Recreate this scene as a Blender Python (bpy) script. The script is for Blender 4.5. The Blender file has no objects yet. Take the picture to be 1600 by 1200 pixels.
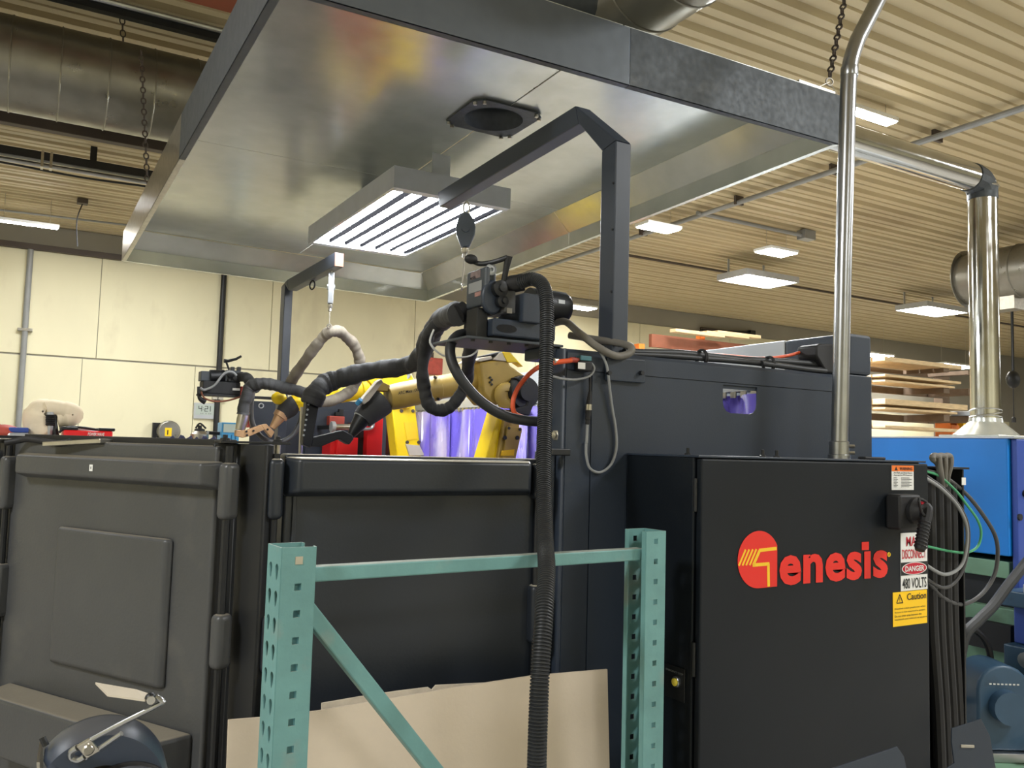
import bpy, bmesh, math, random
from mathutils import Vector, Matrix
random.seed(7)
SC = bpy.context.scene
COL = SC.collection
# ---------------------------------------------------------------- camera
FPX = 1327.45
YAW, PIT, ROL = map(math.radians, (60.0626, 4.2800, 1.5869))
EYE = Vector((0, 0, 1.6))
_f = Vector((math.cos(YAW)*math.cos(PIT), math.sin(YAW)*math.cos(PIT), math.sin(PIT)))
_r = Vector((math.sin(YAW), -math.cos(YAW), 0)); _u = _r.cross(_f)
RT = _r*math.cos(ROL) + _u*math.sin(ROL); UP = -_r*math.sin(ROL) + _u*math.cos(ROL); FW = _f
cam = bpy.data.cameras.new('camera'); camo = bpy.data.objects.new('camera', cam); COL.objects.link(camo)
cam.sensor_fit = 'HORIZONTAL'; cam.sensor_width = 36; cam.lens = FPX/1600*36; cam.clip_start = .05; cam.clip_end = 200
camo.matrix_world = Matrix(((RT.x, UP.x, -FW.x, EYE.x), (RT.y, UP.y, -FW.y, EYE.y), (RT.z, UP.z, -FW.z, EYE.z), (0, 0, 0, 1)))
SC.camera = camo
# ---------------------------------------------------------------- world, exposure
W = bpy.data.worlds.new('world'); SC.world = W; W.use_nodes = True
W.node_tree.nodes['Background'].inputs[0].default_value = (.9, .95, 1, 1)
W.node_tree.nodes['Background'].inputs[1].default_value = .05
SC.view_settings.view_transform = 'Standard'; SC.view_settings.look = 'None'
SC.view_settings.gamma = 1; SC.view_settings.use_curve_mapping = False
SC.view_settings.exposure = 0.0
SC.cycles.use_denoising = True
SC.cycles.max_bounces = 8; SC.cycles.diffuse_bounces = 4; SC.cycles.glossy_bounces = 4
SC.cycles.transmission_bounces = 4; SC.cycles.transparent_max_bounces = 8
SC.cycles.sample_clamp_indirect = 6
LAMP_E, LIGHT_E = 72, 75          # emission of the hood lamp tubes / of the shop lights

# unseen shop lamps: first set by cast shadows, others added to light the scene
def unseen_lamp(x, y, z, w, col=(.97, .99, 1)):
    l = bpy.data.lights.new('unseen_lamp', 'AREA'); l.shape = 'RECTANGLE'; l.size = 1.2; l.size_y = .6; l.energy = w; l.color = col
    o = bpy.data.objects.new('unseen_lamp', l); COL.objects.link(o); o.location = (x, y, z)
for x, y, w in ((5.0, -.65, 200), (-3.2, .4, 290), (-3.2, 6.5, 230), (1.0, -4.5, 120), (9.5, .5, 260), (6, -5, 90), (18, .5, 260), (26, 3, 260), (1.0, 10.8, 140), (6.2, 6.3, 420)): unseen_lamp(x, y, 4.36, w)  # last two lie within the view, added for back wall and floor

def sl(c):
    c /= 255
    return c/12.92 if c <= .04045 else ((c+.055)/1.055)**2.4
def lin(c): return (sl(c[0]), sl(c[1]), sl(c[2]), 1)
# measured pixel (1600 x 1200) -> point where its ray meets a plane of the room
def ray(px, py): return RT*((px-800)/FPX) + UP*(-(py-600)/FPX) + FW
def U(px, py, X=None, Y=None, Z=None, D=None):
    d = ray(px, py)
    if X is not None: t = X/d.x
    elif Y is not None: t = Y/d.y
    elif Z is not None: t = (Z-EYE.z)/d.z
    else: t = D
    return EYE + d*t
def V(*a): return Vector(a)

# ---------------------------------------------------------------- materials
MATS = {}
def mat(name, col, rough=.5, metal=0, var=.12, vs=6, bump=0, bs=40, emit=0, spec=.5, alpha=1, stretch=None, trans=0, rvar=0, dirt_glint=None, coat=0, dust_sheen=None):
    m = bpy.data.materials.new(name); m.use_nodes = True; nt = m.node_tree; b = nt.nodes['Principled BSDF']
    c = lin(col)
    b.inputs['Roughness'].default_value = rough; b.inputs['Metallic'].default_value = metal
    b.inputs['Specular IOR Level'].default_value = spec
    b.inputs['Base Color'].default_value = c
    if coat: b.inputs['Coat Weight'].default_value = coat
    tc = nt.nodes.new('ShaderNodeTexCoord'); src = tc.outputs['Object']
    if stretch:
        mp = nt.nodes.new('ShaderNodeMapping'); mp.inputs['Scale'].default_value = stretch
        nt.links.new(src, mp.inputs['Vector']); src = mp.outputs['Vector']
    def noise(s, det=4):
        n = nt.nodes.new('ShaderNodeTexNoise'); n.inputs['Scale'].default_value = s; n.inputs['Detail'].default_value = det
        nt.links.new(src, n.inputs['Vector']); return n.outputs['Fac']
    if var:
        n = noise(vs); r = nt.nodes.new('ShaderNodeValToRGB')
        r.color_ramp.elements[0].position = .3; r.color_ramp.elements[1].position = .7
        r.color_ramp.elements[0].color = tuple(x*(1-var) for x in c[:3]) + (1,)
        r.color_ramp.elements[1].color = tuple(min(1, x*(1+var)) for x in c[:3]) + (1,)
        nt.links.new(n, r.inputs['Fac']); out = r.outputs['Color']
        if dirt_glint:  # noise blotches: dirt; on the curtain, painted fold highlights
            dn = noise(dirt_glint[1], 6); dr = nt.nodes.new('ShaderNodeValToRGB')
            dr.color_ramp.elements[0].position = dirt_glint[2]; dr.color_ramp.elements[1].position = dirt_glint[2]+.12
            dr.color_ramp.elements[0].color = (0, 0, 0, 1); dr.color_ramp.elements[1].color = (dirt_glint[3],)*3 + (1,)
            nt.links.new(dn, dr.inputs['Fac'])
            mx = nt.nodes.new('ShaderNodeMixRGB'); nt.links.new(dr.outputs['Color'], mx.inputs['Fac'])
            nt.links.new(out, mx.inputs['Color1']); mx.inputs['Color2'].default_value = lin(dirt_glint[0]); out = mx.outputs['Color']
        if dust_sheen:                                              # dust settled on upward faces; on panel ledges also a painted grazing reflection
            ge = nt.nodes.new('ShaderNodeNewGeometry'); sx = nt.nodes.new('ShaderNodeSeparateXYZ'); nt.links.new(ge.outputs['Normal'], sx.inputs[0])
            mr2 = nt.nodes.new('ShaderNodeMapRange'); mr2.inputs['From Min'].default_value = .7; mr2.inputs['From Max'].default_value = .97; mr2.inputs['To Max'].default_value = dust_sheen[1]
            nt.links.new(sx.outputs['Z'], mr2.inputs['Value'])
            mx2 = nt.nodes.new('ShaderNodeMixRGB'); nt.links.new(mr2.outputs['Result'], mx2.inputs['Fac']); nt.links.new(out, mx2.inputs['Color1'])
            mx2.inputs['Color2'].default_value = lin(dust_sheen[0]); out = mx2.outputs['Color']
        nt.links.new(out, b.inputs['Base Color'])
    if rvar:
        n = noise(vs*1.7); mr = nt.nodes.new('ShaderNodeMapRange')
        mr.inputs['To Min'].default_value = max(.02, rough-rvar); mr.inputs['To Max'].default_value = min(1, rough+rvar)
        mr.inputs['From Min'].default_value = .3; mr.inputs['From Max'].default_value = .7
        nt.links.new(n, mr.inputs['Value']); nt.links.new(mr.outputs['Result'], b.inputs['Roughness'])
    if bump:
        n = noise(bs); bp = nt.nodes.new('ShaderNodeBump'); bp.inputs['Strength'].default_value = bump; bp.inputs['Distance'].default_value = .01
        nt.links.new(n, bp.inputs['Height']); nt.links.new(bp.outputs['Normal'], b.inputs['Normal'])
    if emit:
        b.inputs['Emission Color'].default_value = c; b.inputs['Emission Strength'].default_value = emit
    if trans: b.inputs['Transmission Weight'].default_value = trans
    if alpha < 1: b.inputs['Alpha'].default_value = alpha
    MATS[name] = m; return m
M = MATS
mat('panel_plastic', (68, 69, 70), .4, var=.12, vs=3, rvar=.08, bump=.06, bs=120, dirt_glint=((112, 108, 100), 5, .62, .25), dust_sheen=((170, 160, 140), .55))  # ledge tops: dust, lightened to paint in the grazing reflection
mat('panel_plastic_blue', (34, 39, 46), .38, var=.1, vs=3, rvar=.08, bump=.05, bs=120, dust_sheen=((206, 198, 176), .8))  # pale ledge tops: dust plus the wall's grazing reflection painted in
mat('cell_steel', (46, 54, 66), .4, var=.06, vs=2, rvar=.06, bump=.05, bs=300, spec=.45)
mat('door_steel', (20, 25, 31), .42, var=.06, vs=2, rvar=.05, bump=.05, bs=300, spec=.28)
mat('black_steel', (20, 22, 25), .45, var=.15, vs=8)
mat('gantry_steel', (50, 57, 68), .42, var=.1, vs=5)
mat('galvanized', (216, 219, 212), .22, .6, var=.06, vs=7, rvar=.04, bump=.03, bs=14, dirt_glint=((150, 146, 134), 2.2, .62, .25))
mat('galvanized_shaded', (92, 97, 102), .5, .55, var=.06, vs=14, rvar=.04, bump=.02, bs=30)  # dull galvanized, darkened further for the little light on the outer lips
mat('galvanized_rough', (76, 80, 83), .55, .5, var=.14, vs=24, rvar=.06, bump=.03, bs=30, dirt_glint=((110, 110, 108), 9, .6, .3))
mat('duct_metal', (140, 138, 130), .36, .85, var=.14, vs=5, rvar=.1, bump=.05, bs=9)
mat('bright_duct', (200, 200, 196), .14, 1, var=.06, vs=7, rvar=.05, bump=.05, bs=5)
mat('conduit_metal', (170, 172, 174), .28, .95, var=.1, vs=12)
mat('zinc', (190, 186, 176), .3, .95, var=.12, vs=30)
mat('rack_teal', (106, 152, 150), .5, var=.12, vs=9, dirt_glint=((150, 150, 140), 7, .57, .5), bump=.08, bs=60, dust_sheen=((176, 174, 160), .7))
mat('cardboard', (206, 191, 170), .85, var=.05, vs=5, bump=.06, bs=90, dirt_glint=((170, 154, 132), 6, .66, .3))
mat('cardboard_edge', (212, 200, 180), .9, var=.1, vs=30)
mat('hose_black', (36, 38, 40), .5, var=.15, vs=20)
mat('rubber', (24, 24, 26), .6, var=.2, vs=15)
mat('grey_hose', (112, 108, 100), .6, var=.18, vs=14, bump=.1, bs=40)
mat('wall_cream', (226, 220, 188), .75, var=.04, vs=1.6, bump=.05, bs=30, dirt_glint=((200, 191, 160), 2.2, .58, .4), stretch=(1, 1, .45))
mat('wall_grey', (150, 146, 134), .8, var=.08, vs=1)
mat('ceiling_tan', (190, 175, 140), .55, var=.05, vs=.8, dirt_glint=((160, 143, 114), .5, .56, .5))
mat('floor_concrete', (172, 168, 160), .6, var=.12, vs=2, bump=.1, bs=20)
mat('dark_beam', (72, 62, 54), .6, var=.15, vs=3)
mat('red_steel', (150, 84, 60), .6, var=.15, vs=3)
mat('white_paint', (226, 226, 222), .5, var=.03)
mat('lamp_housing', (190, 194, 200), .4, .3, var=.06, vs=10)
mat('reflector', (9, 9, 11), .8, var=.02, spec=.01)
mat('balancer_haze', (98, 108, 126), .45, var=.08)  # lamp haze put into the colour: lighter and bluer than the dark casing
mat('label_faded', (120, 104, 102), .6, var=.2, vs=40)
mat('label_warn', (150, 112, 104), .6, var=.25, vs=60)
mat('tube_glow', (246, 250, 255), .4, var=0, emit=LAMP_E)
mat('light_glow', (255, 250, 240), .4, var=0, emit=LIGHT_E)
mat('robot_tan', (168, 140, 66), .45, var=.14, vs=8, dirt_glint=((110, 92, 56), 9, .58, .55))
mat('robot_yellow', (240, 204, 20), .4, var=.06, vs=8, dirt_glint=((170, 140, 40), 12, .66, .5))
mat('machine_blue', (18, 122, 208), .4, var=.06, vs=3, dirt_glint=((60, 140, 200), 4, .66, .4))
mat('machine_navy', (48, 74, 152), .4, var=.06, vs=4)
mat('machine_green', (112, 150, 122), .55, var=.14, vs=6, dirt_glint=((70, 84, 70), 5, .58, .5))
mat('motor_blue', (56, 84, 108), .4, var=.12, vs=8, dirt_glint=((40, 52, 62), 9, .6, .5))
mat('grinder_blue', (62, 70, 84), .35, .2, var=.1, vs=10, dirt_glint=((100, 96, 88), 9, .6, .35), dust_sheen=((112, 108, 100), .4))
mat('white_print', (228, 228, 224), .5, var=.02)
mat('black_print', (16, 16, 18), .5, var=0)
mat('logo_red', (226, 42, 30), .5, var=.02)
mat('sign_red', (190, 24, 50), .5, var=.02)
mat('logo_yellow', (246, 200, 40), .5, var=.02)
mat('caution_yellow', (250, 200, 14), .5, var=.02)
mat('warn_orange', (236, 120, 44), .5, var=.02)
mat('orange_hose', (232, 96, 54), .5, var=.08)
mat('orange_steel', (226, 120, 44), .5, var=.1)
mat('safety_red', (226, 30, 34), .4, var=.06)
mat('lumber', (214, 188, 146), .8, var=.16, vs=9, stretch=(1, 6, 6))
mat('rack_rust', (110, 92, 74), .7, var=.2, vs=6)
mat('curtain_purple', (116, 100, 206), .22, var=.3, vs=2.2, trans=.3, stretch=(1, 1.6, .6), dirt_glint=((214, 204, 226), 2.0, .5, .85), rvar=.1)  # pale blotches paint in the white highlights of the folds
mat('sleeve_black', (50, 50, 50), .75, var=.25, vs=14, bump=.35, bs=22)
mat('sleeve_grey', (122, 114, 100), .8, var=.2, vs=12, bump=.3, bs=24)
mat('feeder_grey', (58, 64, 70), .45, var=.12, vs=10)
mat('copper_tan', (186, 148, 108), .45, .4, var=.12, vs=14)
mat('glove_white', (232, 218, 190), .8, var=.06, vs=8, bump=.2, bs=18)
mat('plastic_blue', (70, 148, 196), .4, var=.12, vs=16)
mat('lcd', (176, 188, 180), .3, var=.02)
mat('green_wire', (70, 160, 110), .4, var=.05)
mat('cable_grey', (140, 142, 142), .4, var=.08)
mat('cable_dark', (66, 66, 66), .45, var=.1)
mat('navy_cloth', (52, 54, 84), .9, var=.2, vs=20, bump=.2, bs=60)
mat('brick_red', (176, 72, 58), .6, var=.2, vs=9, dirt_glint=((110, 70, 64), 8, .56, .5))
mat('brown_steel', (126, 74, 52), .6, var=.15)
mat('silver_paint', (186, 190, 194), .35, .5, var=.05, vs=4)
mat('void_black', (8, 8, 9), .8, var=0)
mat('button_yellow', (250, 226, 80), .35, var=0)
mat('purple_drum', (120, 120, 180), .4, var=.2, vs=8)
mat('teal_small', (70, 120, 130), .5, var=.1)
mat('mirror_beige', (196, 186, 168), .5, .1, var=.06, vs=8)

# ---------------------------------------------------------------- mesh builder
ORG = {}
def tag(o, label=None, cat=None, group=None, kind=None):
    if label: o['label'] = label
    if cat: o['category'] = cat
    if group: o['group'] = group
    if kind: o['kind'] = kind
    return o
def thing(name, label, cat, loc=(0, 0, 0), group=None):
    o = bpy.data.objects.new(name, None); COL.objects.link(o); o.empty_display_size = .05
    o.location = loc; ORG[o] = Vector(loc); return tag(o, label, cat, group)
def frame_of(d):
    d = d.normalized(); a = Vector((0, 0, 1)) if abs(d.z) < .9 else Vector((1, 0, 0))
    s = d.cross(a).normalized(); return s, s.cross(d).normalized()
def smooth_path(pts, n=6):
    P = [Vector(p) for p in pts]; out = []
    for i in range(len(P)-1):
        p0 = P[max(i-1, 0)]; p1 = P[i]; p2 = P[i+1]; p3 = P[min(i+2, len(P)-1)]
        for k in range(n):
            t = k/n
            out.append(.5*((2*p1)+(p2-p0)*t+(2*p0-5*p1+4*p2-p3)*t*t+(3*p1-p0-3*p2+p3)*t**3))
    out.append(P[-1]); return out
class MB:
    def __init__(s): s.v = []; s.f = []
    def add(s, vs, fs):
        o = len(s.v); s.v += [Vector(v) for v in vs]; s.f += [tuple(i+o for i in f) for f in fs]; return s
    def box(s, a, b):
        x0, y0, z0 = a; x1, y1, z1 = b
        return s.add([(x0, y0, z0), (x1, y0, z0), (x1, y1, z0), (x0, y1, z0), (x0, y0, z1), (x1, y0, z1), (x1, y1, z1), (x0, y1, z1)],
                     [(0, 3, 2, 1), (4, 5, 6, 7), (0, 1, 5, 4), (1, 2, 6, 5), (2, 3, 7, 6), (3, 0, 4, 7)])
    def obox(s, c, ax, ay, az):
        c = Vector(c)
        vs = [c+ax*i+ay*j+az*k for k in (-1, 1) for i, j in ((-1, -1), (1, -1), (1, 1), (-1, 1))]
        return s.add(vs, [(0, 3, 2, 1), (4, 5, 6, 7), (0, 1, 5, 4), (1, 2, 6, 5), (2, 3, 7, 6), (3, 0, 4, 7)])
    def bar(s, a, b, w, h, up=None):
        a = Vector(a); b = Vector(b); d = b-a; L = d.length; d.normalize()
        if up is None: sx, uz = frame_of(d)
        else:
            up = Vector(up); sx = d.cross(up).normalized(); uz = sx.cross(d).normalized()
        return s.obox((a+b)/2, sx*(w/2), d*(L/2), uz*(h/2))
    def prism(s, pts, ext):
        pts = [Vector(p) for p in pts]; ext = Vector(ext); n = len(pts)
        return s.add(pts+[p+ext for p in pts], [tuple(range(n))[::-1], tuple(range(n, 2*n))]+[(i, (i+1) % n, n+(i+1) % n, n+i) for i in range(n)])
    def tube(s, path, r, n=10, caps=True):
        path = [Vector(p) for p in path]; m = len(path); rr = r if isinstance(r, (list, tuple)) else [r]*m
        t0 = (path[1]-path[0]).normalized(); sx, up = frame_of(t0); vs = []
        for i, p in enumerate(path):
            t = (path[min(i+1, m-1)]-path[max(i-1, 0)]).normalized()
            sx = (sx-t*sx.dot(t)).normalized(); up = t.cross(sx)
            for k in range(n):
                a = 2*math.pi*k/n; vs.append(p+(sx*math.cos(a)+up*math.sin(a))*rr[i])
        fs = [(i*n+k, i*n+(k+1) % n, (i+1)*n+(k+1) % n, (i+1)*n+k) for i in range(m-1) for k in range(n)]
        if caps: fs += [tuple(range(n))[::-1], tuple((m-1)*n+k for k in range(n))]
        return s.add(vs, fs)
    def cyl(s, a, b, r, n=16, r2=None): return s.tube([a, b], [r, r if r2 is None else r2], n)
    def lathe(s, o, axis, prof, n=20):
        o = Vector(o); ax = Vector(axis).normalized(); sx, up = frame_of(ax); vs = []
        for r, h in prof:
            for k in range(n):
                a = 2*math.pi*k/n; vs.append(o+ax*h+(sx*math.cos(a)+up*math.sin(a))*max(r, 1e-4))
        m = len(prof)
        return s.add(vs, [(i*n+k, i*n+(k+1) % n, (i+1)*n+(k+1) % n, (i+1)*n+k) for i in range(m-1) for k in range(n)]+[tuple(range(n))[::-1], tuple((m-1)*n+k for k in range(n))])
    def torus(s, c, nrm, R, r, n=24, m=8, arc=1):
        c = Vector(c); nrm = Vector(nrm).normalized(); sx, up = frame_of(nrm)
        if arc == 1:
            vs = []
            for i in range(n):
                a = 2*math.pi*i/n; d = sx*math.cos(a)+up*math.sin(a)
                for k in range(m):
                    b = 2*math.pi*k/m; vs.append(c+d*(R+r*math.cos(b))+nrm*(r*math.sin(b)))
            return s.add(vs, [(i*m+k, ((i+1) % n)*m+k, ((i+1) % n)*m+(k+1) % m, i*m+(k+1) % m) for i in range(n) for k in range(m)])
    def ball(s, c, r, n=12, m=8, sc=(1, 1, 1)):
        c = Vector(c); vs = [c+Vector((0, 0, r*sc[2]))]
        for i in range(1, m):
            t = math.pi*i/m
            for k in range(n):
                a = 2*math.pi*k/n; vs.append(c+Vector((math.sin(t)*math.cos(a)*r*sc[0], math.sin(t)*math.sin(a)*r*sc[1], math.cos(t)*r*sc[2])))
        vs.append(c-Vector((0, 0, r*sc[2]))); e = len(vs)-1
        fs = [(0, 1+k, 1+(k+1) % n) for k in range(n)]
        fs += [(1+(i-1)*n+k, 1+i*n+k, 1+i*n+(k+1) % n, 1+(i-1)*n+(k+1) % n) for i in range(1, m-1) for k in range(n)]
        fs += [(e, 1+(m-2)*n+(k+1) % n, 1+(m-2)*n+k) for k in range(n)]
        return s.add(vs, fs)
    def poly(s, pts): return s.add(pts, [tuple(range(len(pts)))])
    def ring(s, c, outer, inner):
        """flat ring between a convex outer polygon and an inner loop, both 2D as (a, b); c = map (a, b) -> 3D"""
        cx = sum(p[0] for p in inner)/len(inner); cy = sum(p[1] for p in inner)/len(inner)
        ang = lambda p: math.atan2(p[1]-cy, p[0]-cx) % (2*math.pi)
        def hit(loop, a):
            d = (math.cos(a), math.sin(a)); best = None
            for i in range(len(loop)):
                p = loop[i]; q = loop[(i+1) % len(loop)]; ex, ey = q[0]-p[0], q[1]-p[1]
                det = ex*d[1]-ey*d[0]
                if abs(det) < 1e-12: continue
                rx, ry = cx-p[0], cy-p[1]
                t = (rx*d[1]-ry*d[0])/det; u = (p[0]+ex*t-cx)*d[0]+(p[1]+ey*t-cy)*d[1]
                if -1e-6 <= t <= 1+1e-6 and u > 1e-9 and (best is None or u < best): best = u
            return (cx+d[0]*best, cy+d[1]*best)
        an = sorted(set(round(ang(p), 6) for p in list(outer)+list(inner)))
        O = [hit(outer, a) for a in an]; I = [hit(inner, a) for a in an]; n = len(an)
        return s.add([c(*p) for p in O]+[c(*p) for p in I], [(i, (i+1) % n, n+(i+1) % n, n+i) for i in range(n)])
    def build(s, name, m, parent=None, smooth=35, bevel=0, seg=2, solid=0, org=None):
        if parent is not None: o3 = ORG[parent]
        elif org is not None: o3 = Vector(org)
        else:
            xs = [v.x for v in s.v]; ys = [v.y for v in s.v]; zs = [v.z for v in s.v]
            o3 = Vector(((min(xs)+max(xs))/2, (min(ys)+max(ys))/2, min(zs)))
        me = bpy.data.meshes.new(name); me.from_pydata([v-o3 for v in s.v], [], s.f); me.update()
        bm = bmesh.new(); bm.from_mesh(me); bmesh.ops.recalc_face_normals(bm, faces=bm.faces); bm.to_mesh(me); bm.free()
        me.materials.append(M[m] if isinstance(m, str) else m)
        o = bpy.data.objects.new(name, me); COL.objects.link(o); ORG[o] = o3
        if parent is not None: o.parent = parent
        else: o.location = o3
        if smooth:
            for p in me.polygons: p.use_smooth = True
            me.set_sharp_from_angle(angle=math.radians(smooth))
        if solid:
            md = o.modifiers.new('solid', 'SOLIDIFY'); md.thickness = solid; md.offset = 0
        if bevel:
            md = o.modifiers.new('bevel', 'BEVEL'); md.width = bevel; md.segments = seg; md.limit_method = 'ANGLE'; md.angle_limit = math.radians(40)
            md.harden_normals = False
        return o
def dup(root, off, label=None, group=None):
    off = Vector(off)
    r = root.copy(); COL.objects.link(r); r.location = root.location+off; ORG[r] = ORG[root]+off
    if label: r['label'] = label
    if group: r['group'] = group
    for ch in list(root.children):
        c = ch.copy(); COL.objects.link(c); c.parent = r; ORG[c] = ORG[ch]+off
        for g in ch.children:
            d = g.copy(); COL.objects.link(d); d.parent = c
    return r
def struct(mb, name, m, **k): return tag(mb.build(name, m, **k), kind='structure')
def text_mb(body, o, ax, ay, nrm, width=None, height=None, bold=0, depth=.0006, center=False, size=1, shear=0, space=1):
    """lettering as thin raised mesh: o = lower-left corner, ax/ay unit vectors on the face"""
    cu = bpy.data.curves.new('lettering', 'FONT'); cu.body = body; cu.size = 1; cu.offset = bold; cu.resolution_u = 3; cu.shear = shear; cu.space_character = space
    ob = bpy.data.objects.new('lettering', cu); COL.objects.link(ob)
    bpy.context.view_layer.update()
    me = bpy.data.meshes.new_from_object(ob); vs = [v.co.copy() for v in me.vertices]; fs = [tuple(p.vertices) for p in me.polygons]
    bpy.data.objects.remove(ob); bpy.data.curves.remove(cu); bpy.data.meshes.remove(me)
    x0 = min(v.x for v in vs); x1 = max(v.x for v in vs); y0 = min(v.y for v in vs); y1 = max(v.y for v in vs)
    sy = height/(y1-y0) if height else None; sx = width/(x1-x0) if width else None
    if sx is None: sx = sy
    if sy is None: sy = sx
    o = Vector(o)
    if center: o = o-ax*((x1-x0)*sx/2)
    mb = MB(); mb.add([o+ax*((v.x-x0)*sx)+ay*((v.y-y0)*sy)+nrm*depth for v in vs], fs); return mb
XA, YA, ZA = V(1, 0, 0), V(0, 1, 0), V(0, 0, 1)

# ================================================================ SETTING
CEIL, BACK = 4.5, 13.4
XL, XR, YF = -7.0, 34.0, -7.0
struct(MB().box((XL, YF, -.1), (XR, BACK, 0)), 'floor', 'floor_concrete', smooth=0)
# ribbed steel deck of the ceiling: ribs run along X
mb = MB(); prof = []; y = YF; per = .29
while y < BACK:
    for dy, dz in ((0, 0), (.075, 0), (.082, .018), (.10, .018), (.107, 0), (.185, 0), (.2, .045), (.27, .045)):
        prof.append((min(y+dy, BACK), CEIL+dz-.0))
    y += per
n = len(prof)
mb.add([(XL, a, b) for a, b in prof]+[(XR, a, b) for a, b in prof], [(i, i+1, n+i+1, n+i) for i in range(n-1)])
struct(mb, 'ceiling', 'ceiling_tan', smooth=0)
wb = struct(MB().box((XL, BACK, 0), (XR, BACK+.15, CEIL+.05)), 'wall_back', 'wall_grey', smooth=0)
struct(MB().box((XL-.15, YF, 0), (XL, BACK, CEIL+.05)), 'wall_left', 'wall_cream', smooth=0)
struct(MB().box((XR, YF, 0), (XR+.15, BACK, CEIL+.05)), 'wall_right', 'wall_cream', smooth=0)
struct(MB().box((XL, YF-.15, 0), (XR, YF, CEIL+.05)), 'wall_front', 'wall_cream', smooth=0)
# painted sheets of the back wall, two rows, recessed joints
zj = U(0, 551, Y=BACK).z
xj = [U(126, 600, Y=BACK).x + i*1.52 for i in range(-5, 16)]
for i in range(len(xj)-1):
    MB().box((xj[i]+.004, BACK-.02, .02), (xj[i+1]-.004, BACK, zj-.012)).build('wall_panel', 'wall_cream', wb, bevel=.003, seg=1)
for i in range(-2, 6):
    x0 = U(426, 450, Y=BACK).x + i*2.44 - 2.44
    MB().box((x0+.004, BACK-.02, zj+.012), (x0+2.44-.004, BACK, CEIL-.35)).build('wall_panel', 'wall_cream', wb, bevel=.003, seg=1)
# ================================================================ EXHAUST HOOD
HX0, HX1, HY0, HY1 = .545, 2.90, 2.335, 6.50
HZ = {(0, 0): 2.872, (1, 0): 2.902, (0, 1): 2.832, (1, 1): 2.802}
def hz(x, y):
    u = (x-HX0)/(HX1-HX0); v = (y-HY0)/(HY1-HY0)
    return HZ[0, 0]*(1-u)*(1-v)+HZ[1, 0]*u*(1-v)+HZ[0, 1]*(1-u)*v+HZ[1, 1]*u*v
def H(x, y, dz=0): return V(x, y, hz(x, y)+dz)
hood = thing('exhaust_hood', 'large galvanized sheet metal exhaust hood hanging over the welding cell', 'hood', (1.72, 4.4, 2.8))
LIP, INV, CH, TH = .212, .096, .113, .003
def lip(a, b, inn, name='lip_panel', m='galvanized', h=LIP):
    a = Vector(a); b = Vector(b); inn = Vector(inn)
    q = [H(a.x, a.y), H(b.x, b.y), H(b.x, b.y, h), H(a.x, a.y, h)]
    mb = MB(); mb.add(q+[p+inn*TH for p in q], [(0, 1, 2, 3), (7, 6, 5, 4), (0, 4, 5, 1), (1, 5, 6, 2), (2, 6, 7, 3), (3, 7, 4, 0)])
    fl = [q[0], q[1], q[1]+inn*.028, q[0]+inn*.028]              # small bottom hem turned inwards
    mb.prism(fl, V(0, 0, TH)); return mb.build(name, m, hood, smooth=0)
XS = U(985, 60, Y=HY0).x
lip((HX0, HY0), (XS-.0015, HY0), (0, 1, 0), m='galvanized_shaded'); lip((XS+.0015, HY0), (HX1, HY0), (0, 1, 0), m='galvanized_rough')
YS = U(280, 240, X=HX0).y
lip((HX0, YS-.0015), (HX0, HY0), (1, 0, 0), m='galvanized_shaded'); lip((HX0, HY1), (HX0, YS+.0015), (1, 0, 0), m='zinc')
YR = U(889, 400, X=HX1).y
lip((HX1, HY0), (HX1, YR), (-1, 0, 0)); lip((HX1, YR+.003), (HX1, HY1), (-1, 0, 0))
lip((HX1, HY1), (HX0, HY1), (0, -1, 0))
# 45 degree corner strips inside, right side (two sheets) and rear
def strip(p, q, din, name='corner_strip', m='galvanized'):
    din = Vector(din)
    a = [H(p[0], p[1], INV)+din*.004, H(q[0], q[1], INV)+din*.004]
    ja, jb = p[2], q[2]
    b = [H(q[0], q[1], INV+CH)+din*(CH+.004)+jb, H(p[0], p[1], INV+CH)+din*(CH+.004)+ja]
    mb = MB(); mb.prism(a+b, V(0, 0, TH)); return mb.build(name, m, hood, smooth=0)
strip((HX1, HY0+.005, V(0, 0, 0)), (HX1, YR-.002, V(0, 0, 0)), (-1, 0, 0))
strip((HX1, YR+.002, V(0, 0, 0)), (HX1, HY1-.004, V(0, -CH, 0)), (-1, 0, 0))
strip((HX1-.004, HY1, V(-CH, 0, 0)), (HX0+.004, HY1, V(0, 0, 0)), (0, -1, 0))
# top sheets (the underside one sees): two in front, two behind, with lapped joints
YJ = 4.33; XJ = U(885, 100, Z=3.09).x
hole = U(771, 185, Z=3.08); hr = .135; XJ = hole.x-.002
up = LIP+.002
def sheet(poly, name, m, dz=0):
    mb = MB(); vs = [H(x, y, up+dz) for x, y in poly]; mb.prism(vs, V(0, 0, TH)); return mb.build(name, m, hood, smooth=0)
nh = 20
arcL = [(hole.x+hr*math.sin(math.pi+math.pi*i/nh), hole.y-hr*math.cos(math.pi+math.pi*i/nh)) for i in range(nh+1)]
left = [(HX0+.004, HY0+.004), (XJ-.002, HY0+.004)] + [(min(hole.x+hr*math.cos(-math.pi/2-math.pi*i/nh), XJ-.002), hole.y+hr*math.sin(-math.pi/2-math.pi*i/nh)) for i in range(nh+1)] + [(XJ-.002, YJ), (HX0+.004, YJ)]
right = [(XJ+.006, HY0+.004), (HX1-CH, HY0+.004), (HX1-CH, YJ), (XJ+.006, YJ)] + [(max(hole.x+hr*math.cos(math.pi/2-math.pi*i/nh), XJ+.006), hole.y+hr*math.sin(math.pi/2-math.pi*i/nh)) for i in range(nh+1)]
sheet(left, 'top_sheet', 'galvanized'); sheet(right, 'top_sheet', 'galvanized')
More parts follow.
